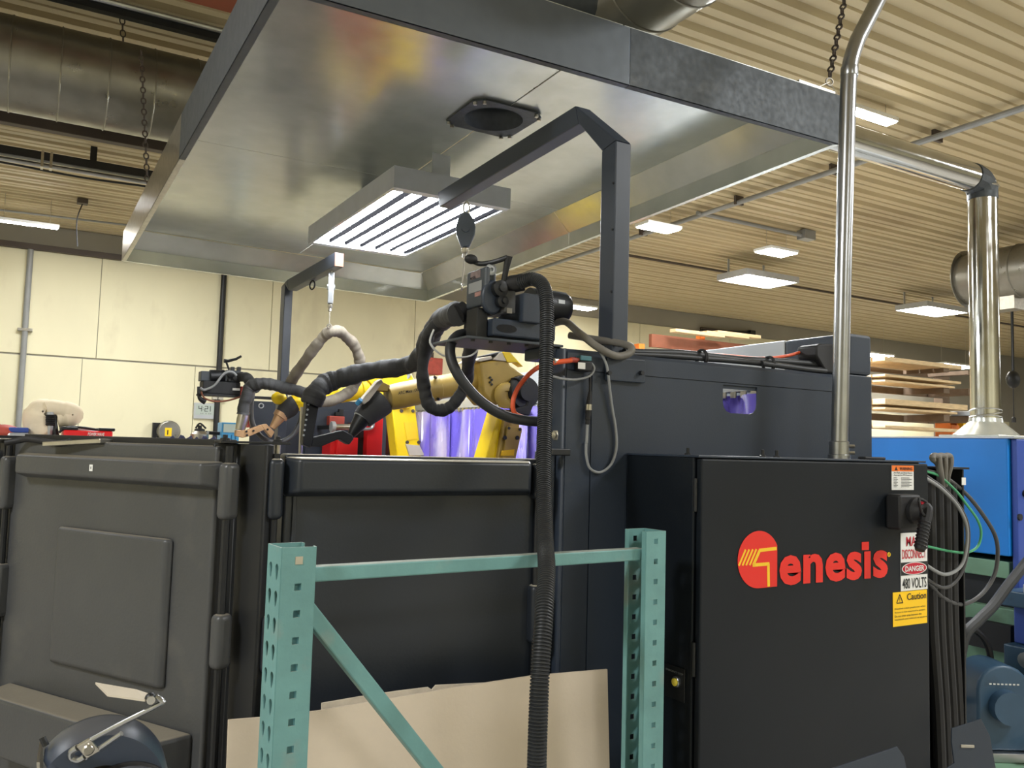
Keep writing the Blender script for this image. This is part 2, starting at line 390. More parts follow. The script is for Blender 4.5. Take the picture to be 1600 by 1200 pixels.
sheet([(HX0+.004, YJ+.005), (XJ, YJ+.005), (XJ, HY1-CH), (HX0+.004, HY1-CH)], 'top_sheet', 'galvanized')
sheet([(XJ+.003, YJ+.005), (HX1-CH, YJ+.005), (HX1-CH, HY1-CH), (XJ+.003, HY1-CH)], 'top_sheet', 'galvanized')
# outlet: collar, square flange with eight bolts
hz0 = hz(hole.x, hole.y)+up
mb = MB(); mb.tube([V(hole.x, hole.y, hz0-.012), V(hole.x, hole.y, hz0+.22)], hr, 32, caps=False); mb.build('outlet_collar', 'galvanized_rough', hood, solid=.002)
mb = MB(); s_ = .172; c_ = .04
fl = [(-s_+c_, -s_), (s_-c_, -s_), (s_, -s_+c_), (s_, s_-c_), (s_-c_, s_), (-s_+c_, s_), (-s_, s_-c_), (-s_, -s_+c_)]
mb.ring(lambda a, b: V(hole.x+a, hole.y+b, hz0-.008), fl, [(hr*math.cos(2*math.pi*i/32), hr*math.sin(2*math.pi*i/32)) for i in range(32)])
flg = mb.build('outlet_flange', 'galvanized_rough', hood, solid=.006, smooth=0)
for sx_, sy_ in ((-1, -1), (1, -1), (1, 1), (-1, 1)):
    for k in (0, 1):
        p = V(hole.x+sx_*(s_-.03*(1-k)-.012), hole.y+sy_*(s_-.03*k-.012), hz0-.012)
        MB().cyl(p, p-V(0, 0, .012), .009, 6).build('bolt', 'zinc', flg, smooth=0)
MB().cyl(V(hole.x, hole.y, hz0+.215), V(hole.x, hole.y, hz0+.22), hr-.002, 24).build('outlet_shade_disc', 'black_steel', hood)  # black disc stands in for the darkness inside the outlet
# angle iron with hooks along the front right top edge
tt = U(1243, 125, Y=HY0+.03)
MB().box((tt.x, HY0+.01, hz(2.6, HY0)+LIP+.001), (HX1-.02, HY0+.06, hz(2.6, HY0)+LIP+.02)).build('hanger_angle', 'zinc', hood, smooth=0)
# scratches / bolts at right front corner
for i in range(4):
    p = H(HX1, HY0+.01, .03+.04*i)
    MB().cyl(p, p+V(.004, 0, 0), .006, 8).build('rivet', 'zinc', hood)

def chain(name, a, b, label, link=.05, r=.0045, group=None, m='dark_beam'):
    a = Vector(a); b = Vector(b); L = (b-a).length; n = max(2, int(L/(link*.72))); d = (b-a)/n; dn = d.normalized(); s1, s2 = frame_of(d)
    mb = MB()
    for i in range(n):
        c = a+d*(i+.5); s_ = s1 if i % 2 else s2; h = link*.5-r; w = link*.27
        pts = []
        for k in range(10):
            t = 2*math.pi*k/10; pts.append(c+dn*(h*math.cos(t))+s_*(w*math.sin(t)))
        pts.append(pts[0]); mb.tube(pts, r, 5, caps=False)
    return tag(mb.build(name, m), label, 'chain', group)
chain('hanging_chain', H(HX0+.02, U(224, 320, X=HX0).y, LIP-.02), U(212, 215, Y=5.55)+V(0, 0, .55), 'steel chain from the ceiling to the left edge of the hood')
tp = V(tt.x+.12, HY0+.035, hz(2.6, HY0)+LIP+.02)
pc = U(1296, 128, Y=HY0+.035); top = U(1320, 0, Y=HY0+.12)
MB_hook = MB(); MB_hook.torus(pc+V(0, 0, .0), V(0, 1, 0), .018, .005); 
chain('hanging_chain', pc+V(0, 0, .02), pc+(top-pc)*1.9, 'dark steel chain holding the right front corner of the hood', link=.045)
wire = MB(); wire.torus(pc, V(.3, 1, 0), .016, .004, 16, 6)
for dx in (-.09, .06): wire.tube([pc, V(pc.x+dx, HY0+.035, hz(2.6, HY0)+LIP+.018)], .002, 5)
tag(wire.build('chain_hook', 'zinc'), 'wire sling and hook tying the chain to the hood corner', 'hook')

# exhaust duct lying on the hood, running over it to the front
dx_, dz_, dr_ = 2.0, 3.43, .205
duct = thing('exhaust_duct', 'spiral exhaust duct lying above the front edge of the hood', 'duct', (dx_, 2.3, dz_-dr_))
MB().tube([V(dx_, 1.75, dz_), V(dx_, 3.4, dz_)], dr_, 40).build('duct_pipe', 'duct_metal', duct)
for i in range(7): MB().torus(V(dx_, 1.85+i*.22, dz_), YA, dr_+.001, .004, 40, 5).build('spiral_seam', 'duct_metal', duct)
MB().tube(smooth_path([V(dx_-.02, 2.62, dz_+.01), V(dx_-.22, 2.78, dz_+.0), V(hole.x+.02, hole.y, dz_-.04), V(hole.x, hole.y, hz0+.225)], 5), .15, 24).build('duct_elbow', 'galvanized_rough', duct)

# ================================================================ HIGH BAY LAMP UNDER THE HOOD
def highbay(name, cx, cy, z0, sx, sy, ntube, label, top_z, group=None, glow='tube_glow', hh=.1, strap=True):
    """fluorescent high bay: housing, reflectors, tubes along Y, two straps to the ceiling above"""
    t = thing(name, label, 'lamp', (cx, cy, z0), group)
    mb = MB(); x0, x1, y0, y1 = cx-sx/2, cx+sx/2, cy-sy/2, cy+sy/2; th = .004
    mb.box((x0, y0, z0), (x0+th, y1, z0+hh)).box((x1-th, y0, z0), (x1, y1, z0+hh)).box((x0+th, y0, z0), (x1-th, y0+th, z0+hh)).box((x0+th, y1-th, z0), (x1-th, y1, z0+hh))
    mb.box((x0+th, y0+th, z0+hh-th), (x1-th, y1-th, z0+hh))
    mb.box((x0+th, y0+th, z0), (x0+.018, y1-th, z0+th)).box((x1-.018, y0+th, z0), (x1-th, y1-th, z0+th))
    mb.build('housing', 'lamp_housing', t, smooth=0)
    for e in (0, 1):
        ya = y0+th if e == 0 else y1-.05-th
        MB().box((x0+.018, ya, z0), (x1-.018, ya+.05, z0+.012)).build('end_plate', 'white_paint', t, smooth=0)
    w = (sx-.04)/ntube
    for i in range(ntube):
        xc = x0+.02+w*(i+.5); mb = MB(); pr = []
        for k in range(9):
            a = math.pi*k/8; pr.append((xc-w*.49*math.cos(a), z0+.012+math.sin(a)*.055))
        n = len(pr); mb.add([(a, y0+.055, b) for a, b in pr]+[(a, y1-.055, b) for a, b in pr], [(k, k+1, n+k+1, n+k) for k in range(n-1)])
        rf = mb.build('reflector', 'reflector', t)
        MB().cyl(V(xc, y0+.06, z0+.022), V(xc, y1-.06, z0+.022), .017, 12).build('fluorescent_tube', glow, rf)
    if strap:
        for sy_ in (.12, .88):
            yy = y0+(y1-y0)*sy_
            MB().box((cx-.05, yy-.003, z0+hh), (cx+.05, yy+.003, top_z)).build('hanging_strap', 'lamp_housing', t, smooth=0)
    return t
A = [U(482, 380, Z=2.8), U(634, 404, Z=2.8), U(792, 326, Z=2.8), U(616, 292, Z=2.8)]
lx0 = (A[0].x+A[3].x)/2; lx1 = (A[1].x+A[2].x)/2; ly0 = (A[2].y+A[3].y)/2; ly1 = (A[0].y+A[1].y)/2
lamp = highbay('high_bay_lamp', (lx0+lx1)/2, (ly0+ly1)/2, 2.8, lx1-lx0, ly1-ly0, 6, 'bright six-tube fluorescent lamp hanging under the hood', hz(1.7, 4.3)+LIP, hh=.105)

# ================================================================ HOSE GANTRIES
def gantry(name, label, x0, x1, outline, post_foot, solidm='gantry_steel'):
    t = thing(name, label, 'gantry', post_foot)
    return t
YP = 2.14
gx0 = U(956.5, 540, Y=YP).x; gx1 = U(981, 540, Y=YP).x
dI = lambda x, y: U(x, y, X=gx0)
O0 = V(gx0, YP, 0); O1 = V(gx0, YP, dI(956, 222).z); O2 = dI(899, 165); E2 = dI(684, 300.5); E1 = dI(686, 324); I2 = dI(904, 193); I1 = dI(940, 236)
dep = I1.y-YP
g = thing('hose_gantry', 'dark grey steel gantry arm rising from the front wall under the lamp', 'gantry', (gx0, YP, 0))
ex = V(gx1-gx0, 0, 0)
MB().prism([V(gx0, YP, .0), V(gx0, YP, O1.z), V(gx0, YP+dep, I1.z), V(gx0, YP+dep, .0)], ex).build('post', 'gantry_steel', g, smooth=0, bevel=.004)
MB().prism([V(gx0, YP, O1.z+.0005), O2, I2, V(gx0, YP+dep, I1.z+.0005)], ex).build('knee_brace', 'gantry_steel', g, smooth=0, bevel=.004)
MB().prism([O2+V(0, .0006, 0), E2, E1, I2+V(0, .0006, 0)], ex).build('arm', 'gantry_steel', g, smooth=0, bevel=.004)
ARM_END = V((gx0+gx1)/2, E1.y, E1.z)
for zz in (1.9, 2.1, 2.3, 2.45):
    p = V(gx0, YP+dep*.1, zz); MB().cyl(p, p-V(.004, 0, 0), .004, 8).build('bolt', 'black_steel', g)
# second gantry: mirror, its post at the back
X2 = 1.56
q = lambda x, y: U(x, y, X=X2)
a_end_t = q(487+36, 394); a_end_b = q(525, 406); kn_t = q(447, 437); kn_b = q(459, 452)
post_l = q(436, 600)
YB = (q(447, 450).y+q(436, 600).y)/2
g2 = thing('hose_gantry', 'dark grey steel gantry arm at the back of the cell, end cap rusty', 'gantry', (X2, YB, 0))
zt = a_end_t.z; ye = a_end_t.y
hh = .085
wx = .058
def pxz(px, y, py): return U(px, py, Y=y)
MB().box((X2, YB, 0), (X2+wx, YB+.1, kn_t.z-.03)).build('post', 'gantry_steel', g2, smooth=0, bevel=.004)
MB().prism([V(X2, YB+.1, kn_t.z-.0295), V(X2, YB, kn_t.z-.0295), V(X2, YB-.1, zt-hh), V(X2, YB-.05, zt)], V(wx, 0, 0)).build('knee_brace', 'gantry_steel', g2, smooth=0, bevel=.004)
MB().prism([V(X2, YB-.0505, zt), V(X2, YB-.1005, zt-hh), V(X2, ye, zt-hh), V(X2, ye, zt)], V(wx, 0, 0)).build('arm', 'gantry_steel', g2, smooth=0, bevel=.004)
MB().box((X2+.003, ye-.004, zt-hh+.003), (X2+wx-.003, ye, zt-.003)).build('end_cap', 'red_steel', g2, smooth=0)['label'] = 'rusty brown end cap'
ARM2_END = V(X2+wx/2, ye+.02, zt-hh)
e = V(X2+wx/2, (ye+YB)/2-.02, zt-hh-.03)
MB().torus(e, V(1, .3, 0), .028, .005, 18, 6).build('eye_ring', 'black_steel', g2)

# ================================================================ TOOL BALANCERS
def balancer(name, label, hook_top, body_c, w, h, cable_end, m, flat):
    t = thing(name, label, 'balancer', cable_end)
    body_c = Vector(body_c); hook_top = Vector(hook_top)
    nrm = Vector(flat).normalized(); s = nrm.cross(ZA).normalized()
    top = body_c+ZA*(h/2)
    mb = MB()                                                # closed hook loop
    for sg in (-1, 1): mb.tube(smooth_path([hook_top, hook_top*.6+top*.4+s*(.012*sg), top*.85+hook_top*.15+s*(.010*sg), top], 4), .004, 7)
    mb.build('hook', 'zinc', t)
    pts = []
    for a, b in ((-.18, .5), (.18, .5), (.40, .32), (.5, .1), (.46, -.12), (.22, -.46), (-.22, -.46), (-.46, -.12), (-.5, .1), (-.40, .32)):
        pts.append(body_c+s*(a*w)+ZA*(b*h)-nrm*(w*.2))
    MB().prism(pts, nrm*(w*.4)).build('casing', m, t, bevel=w*.06, seg=3)
    mb = MB(); mb.cyl(body_c-nrm*(w*.28)+ZA*.05*h, body_c+nrm*(w*.28)+ZA*.05*h, w*.2, 16); mb.build('spring_hub', m, t)
    lo = body_c-ZA*(h*.46)
    mb = MB(); mb.lathe(lo, -ZA, [(.008, 0), (.016, .005), (.016, .02), (.01, .03), (.012, .045), (.005, .05)], 12); mb.build('cable_stop', 'zinc', t)
    MB().tube([lo-ZA*.045, Vector(cable_end)], .003, 6).build('wire_rope', 'zinc', t)
    MB().torus(Vector(cable_end), s, .012, .004, 14, 6).build('snap_hook', 'zinc', t)
    return t
bx = (gx0+gx1)/2
hk = U(729, 318, X=bx); bc = U(728, 361, X=bx); ce = U(722, 450, X=bx)
balancer('tool_balancer', 'dark tool balancer hanging in front of the bright lamp', V(bx, hk.y, hk.z+.012), V(bx, hk.y, bc.z), .085, .155, V(bx-.01, hk.y, ce.z), 'balancer_haze', (-.45, -.89, 0))
bx2 = X2+wx/2
hk = U(519, 407, X=bx2); bc = U(520, 450, X=bx2); ce = U(519, 508, X=bx2)
balancer('tool_balancer', 'pale metal tool balancer hanging from the rear gantry arm', V(bx2, hk.y, zt-hh+.004), V(bx2, hk.y, bc.z), .085, .2, V(bx2, hk.y, ce.z), 'silver_paint', (.9, -.3, 0))

# ================================================================ WELDING CELL: front wall, end wall, folding panels
YW = 2.08
wx0 = U(884, 640, Y=YW).x; wx1 = U(1324, 600, Y=YW).x; wz = U(905, 546, Y=YW).z
fw = thing('cell_front_wall', 'dark grey sheet steel front wall of the cell behind the cabinet', 'wall', (1.9, YW, 0))
s0 = U(1129, 601, Y=YW); s1 = U(1182, 648, Y=YW); r_ = .035
slot = [(s0.x, s0.z), (s1.x, s0.z)] + [(s1.x-r_+r_*math.sin(math.pi/2-a), s1.z+r_-r_*math.cos(math.pi/2-a)) for a in (0, .5, 1.0, 1.57)] + [(s0.x+r_-r_*math.sin(a), s1.z+r_-r_*math.cos(a)) for a in (0, .55, 1.05, 1.57)]
xs = U(922, 700, Y=YW).x; zc = U(1005, 587, Y=YW).z
T_ = .003
mb = MB(); mb.ring(lambda a, b: V(a, YW, b), [(xs+.002, .05), (wx1, .05), (wx1, zc-.002), (xs+.002, zc-.002)], [p if p[1] < zc-.004 else (p[0], zc-.004) for p in slot])
mb.build('main_sheet', 'cell_steel', fw, solid=.004, smooth=0)
MB().box((wx0+.0, YW-.002, .05), (xs-.002, YW+.002, zc-.002)).build('side_sheet', 'cell_steel', fw, smooth=0)
mb = MB(); mb.prism([V(wx0, YW-.004, zc), V(wx0, YW-.004, wz-.012), V(wx0, YW+.008, wz), V(wx0, YW+.12, wz), V(wx0, YW+.12, wz-.004), V(wx0, YW+.012, wz-.004), V(wx0, YW, wz-.014), V(wx0, YW, zc)], V(wx1-wx0, 0, 0))
mb.build('top_flange', 'cell_steel', fw, smooth=0)
MB().box((xs-.02, YW+.003, .05), (xs+.02, YW+.006, zc-.004)).build('seam_strip', 'cell_steel', fw, smooth=0)
MB().box((wx0, YW+.003, zc-.02), (wx1, YW+.006, zc+.02)).build('seam_strip', 'cell_steel', fw, smooth=0)
yb = U(866, 640, X=wx0).y
mb = MB(); mb.prism([V(wx0-.012, YW+.01, .05), V(wx0-.004, YW, .05), V(wx0, YW, .05), V(wx0, yb, .05), V(wx0-.012, yb, .05)], V(0, 0, wz-.05)); mb.build('corner_post', 'cell_steel', fw, smooth=60, bevel=.004)
p = U(868.5, 680, X=wx0-.012); MB().lathe(V(wx0-.012, (YW+yb)/2, p.z), V(-1, -.3, 0), [(.016, 0), (.016, .003), (.01, .004), (.01, .012), (.0, .013)], 6).build('bolt', 'zinc', fw)
zr = U(868, 624, X=wx0).z
# end wall (right): deep box column and the light inner sheet that runs back
ex0 = wx1+.004; ex1 = U(1361, 600, Y=YW).x; ez = U(1340, 522, Y=YW).z
ew = thing('cell_end_wall', 'tall grey end wall of the cell, light sheet inside, beside the lumber rack', 'wall', (2.7, 3.2, 0))
YE = 6.0
mb = MB(); mb.box((ex0, YW-.004, .05), (ex1, YW+.3, U(1340, 586, Y=YW).z-.001)); mb.build('column_box', 'cell_steel', ew, smooth=0, bevel=.004)
mb = MB(); mb.box((ex0, YW-.004, U(1340, 586, Y=YW).z+.001), (ex1, YW+.3, ez)); mb.build('column_cap', 'cell_steel', ew, smooth=0, bevel=.012)
MB().box((ex0, YW+.301, .05), (ex0+.05, YE, ez)).build('inner_sheet', 'silver_paint', ew, smooth=0, bevel=.003)
# bracket plate with two bolts on the front wall
b0 = U(944, 552, Y=YW); b1 = U(1003, 601, Y=YW)
bp = thing('mounting_plate', 'square dark steel plate bolted to the front wall below the gantry post', 'plate', (b0.x, YW-.01, b1.z))
MB().box((b0.x, YW-.016, b1.z+.004), (b1.x, YW-.0042, wz-.016)).build('plate', 'cell_steel', bp, smooth=0, bevel=.002)
for px in (949, 1000):
    p = U(px, 583, Y=YW-.016); MB().cyl(p, p-V(0, .014, 0), .007, 6).build('bolt', 'black_steel', bp, smooth=0)

def bump(mb, o, d, n, s0, s1, z0, z1, t, slope=.03):
    """moulded block standing t proud of a panel face (o, direction d, outward normal n)"""
    P = lambda s, z, h: Vector((o.x, o.y, 0))+d*s+n*h+ZA*z
    a = [P(s0, z0, 0), P(s1, z0, 0), P(s1, z1, 0), P(s0, z1, 0)]
    b = [P(s0+slope, z0+slope*.5, t), P(s1-slope, z0+slope*.5, t), P(s1-slope, z1-slope*.15, t), P(s0+slope, z1-slope*.15, t)]
    return mb.add(a+b, [(0, 1, 2, 3), (4, 5, 6, 7), (0, 1, 5, 4), (1, 2, 6, 5), (2, 3, 7, 6), (3, 0, 4, 7)])
def folding_panel(label, o, d, n, feats, m, W, top, keys):
    t = thing('folding_panel', label, 'panel', (o+d*(W/2)+n*0).xyz*1)
    t.location.z = 0; ORG[t].z = 0
    P = lambda s, z, h: Vector((o.x, o.y, 0))+d*s+n*h+ZA*z
    mb = MB(); c = P(W/2, (top+.06)/2, -.03); mb.obox(c, d*(W/2), n*.03, ZA*((top-.06)/2)); mb.build('panel_body', m, t, bevel=.008, seg=3)
    for nm, s0, s1, z0, z1, th, slope, bv in feats:
        mb = MB(); bump(mb, o, d, n, s0, s1, z0, z1, th, slope); mb.build(nm, m, t, bevel=bv, seg=4, smooth=45)
    for s, zs in keys:                                       # hinge rod and knuckles
        MB().cyl(P(s, .1, .012), P(s, top+.0, .012), .0095, 10).build('hinge_rod', 'black_steel', t)
        for z0, z1 in zs:
            mb = MB(); c = P(s, (z0+z1)/2, .010); mb.obox(c, d*.019, n*.022, ZA*((z1-z0)/2)); mb.build('hinge_knuckle', m, t, bevel=.014, seg=4, smooth=60)
    return t, P
# left panel
dL = V(math.cos(math.radians(120)), math.sin(math.radians(120)), 0); nL = V(-dL.y, dL.x, 0); nL = V(-.8660, -.5, 0)
oL = U(340, 700, Y=2.16); oL = V(oL.x, oL.y, 0)
def UL(px, py, h=0):
    d = ray(px, py); p = oL+nL*h; t = (p-EYE).dot(nL)/d.dot(nL); P = EYE+d*t; return (P-oL).dot(dL), P.z
feats = []
hb = .05
a = UL(314, 725, hb); b = UL(21, 709, hb); c_ = UL(312, 768, hb)
feats.append(('top_ledge', a[0]-.028, b[0]+.02, c_[1], b[1]+.004, hb, .03, .008))
a = UL(258, 843, .02); b = UL(88, 822, .02); c_ = UL(240, 1080, .02)
feats.append(('raised_pad', a[0]-.012, b[0]+.012, c_[1], b[1], .02, .016, .01))
zlo = UL(0, 1090, .1)[1]
feats.append(('lower_ledge', .03, b[0]+.2, zlo-.17, zlo, .1, .03, .01))
topL = UL(200, 692)[1]
WL = UL(18, 700)[0]
kn = []
zz = lambda px, y: UL(px, y)[1]
keyL = [(UL(352, 760, .02)[0], [(zz(352, 811), zz(352, 722)), (zz(350, 1044), zz(350, 957)), (.42, .56)]),
        (WL-.012, [(zz(18, 795), zz(18, 712)), (zz(14, 965), zz(14, 880)), (.42, .56)])]
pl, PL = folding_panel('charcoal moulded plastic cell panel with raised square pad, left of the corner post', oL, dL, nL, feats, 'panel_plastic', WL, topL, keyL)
sp, zp = UL(143, 731, hb)
mb = MB(); c0 = PL(sp, zp, hb+.0012); mb.obox(c0, dL*.007, nL*.0006, ZA*.0085); st = mb.build('sticker', 'white_print', pl, smooth=0); st['label'] = 'small white sticker'
mb = MB(); mb.obox(PL(sp, zp, hb+.0022), dL*.002, nL*.0003, ZA*.003); mb.build('print', 'cable_grey', st, smooth=0)
# inner frame rail behind the top of the left panel
MB().obox(PL(WL/2, topL+.004, -.05), dL*(WL/2-.01), nL*.02, ZA*.012).build('frame_rail', 'black_steel', pl, smooth=0, bevel=.002)
# right panel, in line with the front wall
oR = V(U(444, 760, Y=2.1).x, 2.1, 0); dR = XA; nR = V(0, -1, 0)
UR = lambda px, py, h=0: (U(px, py, Y=2.1-h).x-oR.x, U(px, py, Y=2.1-h).z)
WR = UR(846, 760)[0]
a = UR(470, 720, hb); b = UR(838, 723, hb); c_ = UR(470, 779, hb)
featR = [('top_ledge', a[0]-.03, b[0]+.014, c_[1], b[1]+.004, hb, .03, .009),
         ('side_border', .03, UR(457, 800)[0], .1, UR(457, 712)[1]-.03, .006, .003, .004)]
keyR = [(UR(431, 760, .02)[0], [(UR(431, 811)[1], UR(431, 716)[1]), (UR(428, 1046)[1], UR(428, 958)[1]), (.42, .56)]),
        (UR(838, 950, .02)[0], [(UR(838, 1003)[1], UR(838, 912)[1]), (UR(838, 780)[1], UR(838, 724)[1]), (.42, .56)])]
topR = UR(640, 713)[1]
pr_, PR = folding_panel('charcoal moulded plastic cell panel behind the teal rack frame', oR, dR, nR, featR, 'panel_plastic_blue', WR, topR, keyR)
# corner post between them
A_ = U(366, 900, Y=2.13); B_ = U(404, 900, Y=2.075); C_ = U(418, 900, Y=2.085)
post = thing('corner_post', 'dark folded steel corner post between the two plastic panels', 'post', (B_.x, B_.y, 0))
tz = U(385, 694, Y=2.1).z
pts = [A_, B_, B_*.75+C_*.25+V(0, -.004, 0), B_*.4+C_*.6+V(0, -.003, 0), C_, V(C_.x, 2.17, 0), V(A_.x-.055, 2.19, 0), V(A_.x-.055, 2.172, 0), V(A_.x, 2.16, 0)]
MB().prism([V(p.x, p.y, .02) for p in pts], V(0, 0, tz-.02)).build('post_body', 'black_steel', post, smooth=30, bevel=.002)
cap = U(430, 695, Y=2.1)
MB().box((A_.x-.05, 2.115, tz+.001), (C_.x+.05, 2.2, tz+.007)).build('hinge_plate', 'black_steel', post, smooth=0, bevel=.001)
for px in (352, 435):
    p = U(px, 698, Y=2.13)
    MB().lathe(V(p.x, 2.135, tz+.007), ZA, [(.012, 0), (.012, .006), (.006, .007), (.006, .014), (0, .015)], 10).build('hinge_pin', 'black_steel', post)
MB().lathe(V(U(434, 700, Y=2.13).x, 2.13, tz-.05), ZA, [(.007, 0), (.007, .05)], 10).build('hinge_rod', 'zinc', post)
MB().box((oR.x+WR+.004, 2.105, .05), (wx0-.016, 2.15, U(850, 705, Y=2.1).z)).build('jamb', 'cell_steel', fw, smooth=0, bevel=.003)
# far left post and the next panel going back along the left side
pe = oL+dL*(WL+.03)
p3 = thing('corner_post', 'narrow dark hinge post at the far left edge of the charcoal panel', 'post', (pe.x, pe.y, 0))
MB().obox(V(pe.x, pe.y, topL/2)+nL*-.02, dL*.012, nL*.03, ZA*(topL/2-.01)).build('post_body', 'black_steel', p3, smooth=0, bevel=.003)
for z0, z1 in ((1.42, 1.55), (1.05, 1.2), (.45, .6)):
    c = V(pe.x, pe.y, (z0+z1)/2)+dL*.03+nL*.02; MB().obox(c, dL*.016, nL*.02, ZA*((z1-z0)/2)).build('hinge_knuckle', 'panel_plastic', p3, bevel=.012, seg=3, smooth=60)
MB().obox(V(pe.x, pe.y, topL+.006)+nL*.0, dL*.04, nL*.05, ZA*.004).build('hinge_plate', 'black_steel', p3, smooth=0)
d3 = V(math.cos(math.radians(93)), math.sin(math.radians(93)), 0); n3 = V(-d3.y, d3.x, 0)
o3 = pe+d3*.04
folding_panel('dark side panel running back from the far left hinge post', V(o3.x-.03, o3.y, 0), d3, n3, [('top_ledge', .05, 1.4, 1.42, 1.54, .05, .03, .008)], 'panel_plastic', 1.5, topL, [])

# ================================================================ CONTROL CABINET
YC = 1.75
cx0 = U(1097, 712, Y=YC).x; cx1 = U(1450, 724, Y=YC).x; cz = U(1270, 717.5, Y=YC).z
YDB = YC+.028                                                # door back / body front
cabx0 = cx0-.004
cb = thing('control_cabinet', 'black electrical control cabinet with red logo and danger signs on its door', 'cabinet', ((cx0+cx1)/2, 1.9, 0))
MB().box((cabx0, YDB, .05), (cx1-.004, YW-.006, cz-.002)).build('body', 'door_steel', cb, smooth=0, bevel=.004)
door = MB().box((cx0, YC, .12), (cx1, YDB-.006, cz-.006)).build('door', 'door_steel', cb, smooth=0, bevel=.005, seg=3)
MB().box((cabx0-.002, YC+.006, cz-.003), (cx1-.002, YW-.006, cz+.003)).build('rain_lip', 'cell_steel', cb, smooth=0, bevel=.001)
for z0 in (1.44, 1.0, .4): MB().cyl(V(cx0-.004, YC+.02, z0), V(cx0-.004, YC+.02, z0+.09), .006, 10).build('hinge', 'black_steel', cb)
D = lambda px, py, h=.001: U(px, py, Y=YC-h)
def dpoly(pts, m, name, parent, h=.001, t=.0008):
    mb = MB(); mb.prism([D(x, y, h) for x, y in pts], V(0, -t, 0)); return mb.build(name, m, parent, smooth=0)
# emblem
c0 = D(1190, 874); lx = D(1152.5, 874).x; ztop = D(1184, 829.5).z; zbot = D(1190, 918.7).z; xr_ = D(1214, 872).x
zc0 = (ztop+zbot)/2; rz = (ztop-zbot)/2; rx = rz*1.02; xc_ = lx+rx
pts = []
for i in range(40):
    a = math.pi/2 + (2*math.pi)*i/40
    x = xc_+rx*math.cos(a); z = zc0+rz*math.sin(a)
    pts.append(V(min(x, xr_), YC-.001, z))
# right side straight down from the shoulder
em_pts = [p for p in pts if not (p.x > xr_-.002 and p.z < zc0)] 
iz = min(range(len(em_pts)), key=lambda i: em_pts[i].z)
a0e = math.acos((xr_-xc_)/rx)
em_pts = []
for i in range(41):
    a = a0e + (math.radians(270)-a0e)*i/40; em_pts.append(V(min(xc_+rx*math.cos(a), xr_), YC-.001, zc0+rz*math.sin(a)))
em_pts.append(V(xr_, YC-.001, zbot+.001))
mb = MB(); mb.prism(em_pts, V(0, -.0008, 0)); emb = mb.build('logo_emblem', 'logo_red', door, smooth=0)
yl = 2.9
def dline(pts, w):
    mb = MB()
    for a, b in zip(pts[:-1], pts[1:]):
        a = D(*a, .002); b = D(*b, .002); mb.bar(a, b, w, .0008, up=(0, -1, 0))
    return mb
yl = MB()
for seg in ([(1213.5, 857), (1186, 860)], [(1187, 860), (1177, 883)], [(1176, 883), (1202, 881)], [(1200.5, 881), (1201, 916.5)]):
    a = D(*seg[0], .002); b = D(*seg[1], .002); yl.bar(a, b, .0095, .0008, up=(0, -1, 0))
for k in range(4):
    x0 = 1165+k*5.6; a = D(x0, 858.8-.2*k, .002); b = D(x0-10.5, 884-.3*k, .002); yl.bar(a, b, .006, .0008, up=(0, -1, 0))
yl.build('logo_stripes', 'logo_yellow', door, smooth=0)
t0 = D(1217.5, 913); t1 = D(1387, 903); xb = D(1240, 914).z; xt = D(1240, 867).z
text_mb('enes\u0131s', V(t0.x, YC-.001, xb), XA, ZA, V(0, -1, 0), width=t1.x-t0.x, height=xt-xb, bold=.036, space=1.06).build('logo_lettering', 'logo_red', door, smooth=0)
da = D(1346.5, 847); db = D(1357.5, 859)
MB().box((da.x, YC-.0016, db.z), (db.x, YC-.0008, da.z)).build('logo_dot', 'logo_red', door, smooth=0)
rp = D(1389, 866.5); MB().torus(rp, YA, .006, .0016, 16, 5).build('trademark_ring', 'logo_yellow', door)
text_mb('R', rp+V(-.0025, 0, -.003), XA, ZA, V(0, -1, 0), height=.006, bold=.02).build('trademark_letter', 'logo_yellow', door, smooth=0)
# stickers on the door
def rect_on_door(x0, y0, x1, y1, m, name, h=.0012, parent=None):
    a = D(x0, y0); b = D(x1, y1); mb = MB().box((a.x, YC-h-.0004, b.z), (b.x, YC-h+.0006, a.z)); return mb.build(name, m, parent, smooth=0), a, b
def dt(body, x, z, w, hgt, m, parent, bold=0, name='lettering', lift=.0022):
    text_mb(body, V(x, YC-lift, z), XA, ZA, V(0, -1, 0), width=w, height=hgt, bold=bold).build(name, m, parent, smooth=0)
sg = thing('warning_label', 'small white arc flash label with orange WARNING band on the cabinet door', 'sign', D(1410, 765))
_, a, b = rect_on_door(1393, 727, 1427.5, 765.5, 'white_print', 'label_sheet', parent=sg)
w = b.x-a.x; h = a.z-b.z
MB().box((a.x, YC-.0022, a.z-h*.24), (b.x, YC-.0014, a.z)).build('warning_band', 'warn_orange', sg, smooth=0)
dt('WARNING', a.x+w*.34, a.z-h*.19, w*.58, h*.12, 'black_print', sg, .02, lift=.0026)
MB().prism([V(a.x+w*.12, YC-.0024, a.z-h*.2), V(a.x+w*.26, YC-.0024, a.z-h*.2), V(a.x+w*.19, YC-.0024, a.z-h*.05)], V(0, -.0004, 0)).build('hazard_triangle', 'black_print', sg, smooth=0)
dt('Arc Flash and Shock Hazard', a.x+w*.08, a.z-h*.33, w*.84, h*.065, 'black_print', sg, .02)
dt('Appropriate PPE Required', a.x+w*.08, a.z-h*.43, w*.84, h*.065, 'black_print', sg, .02)
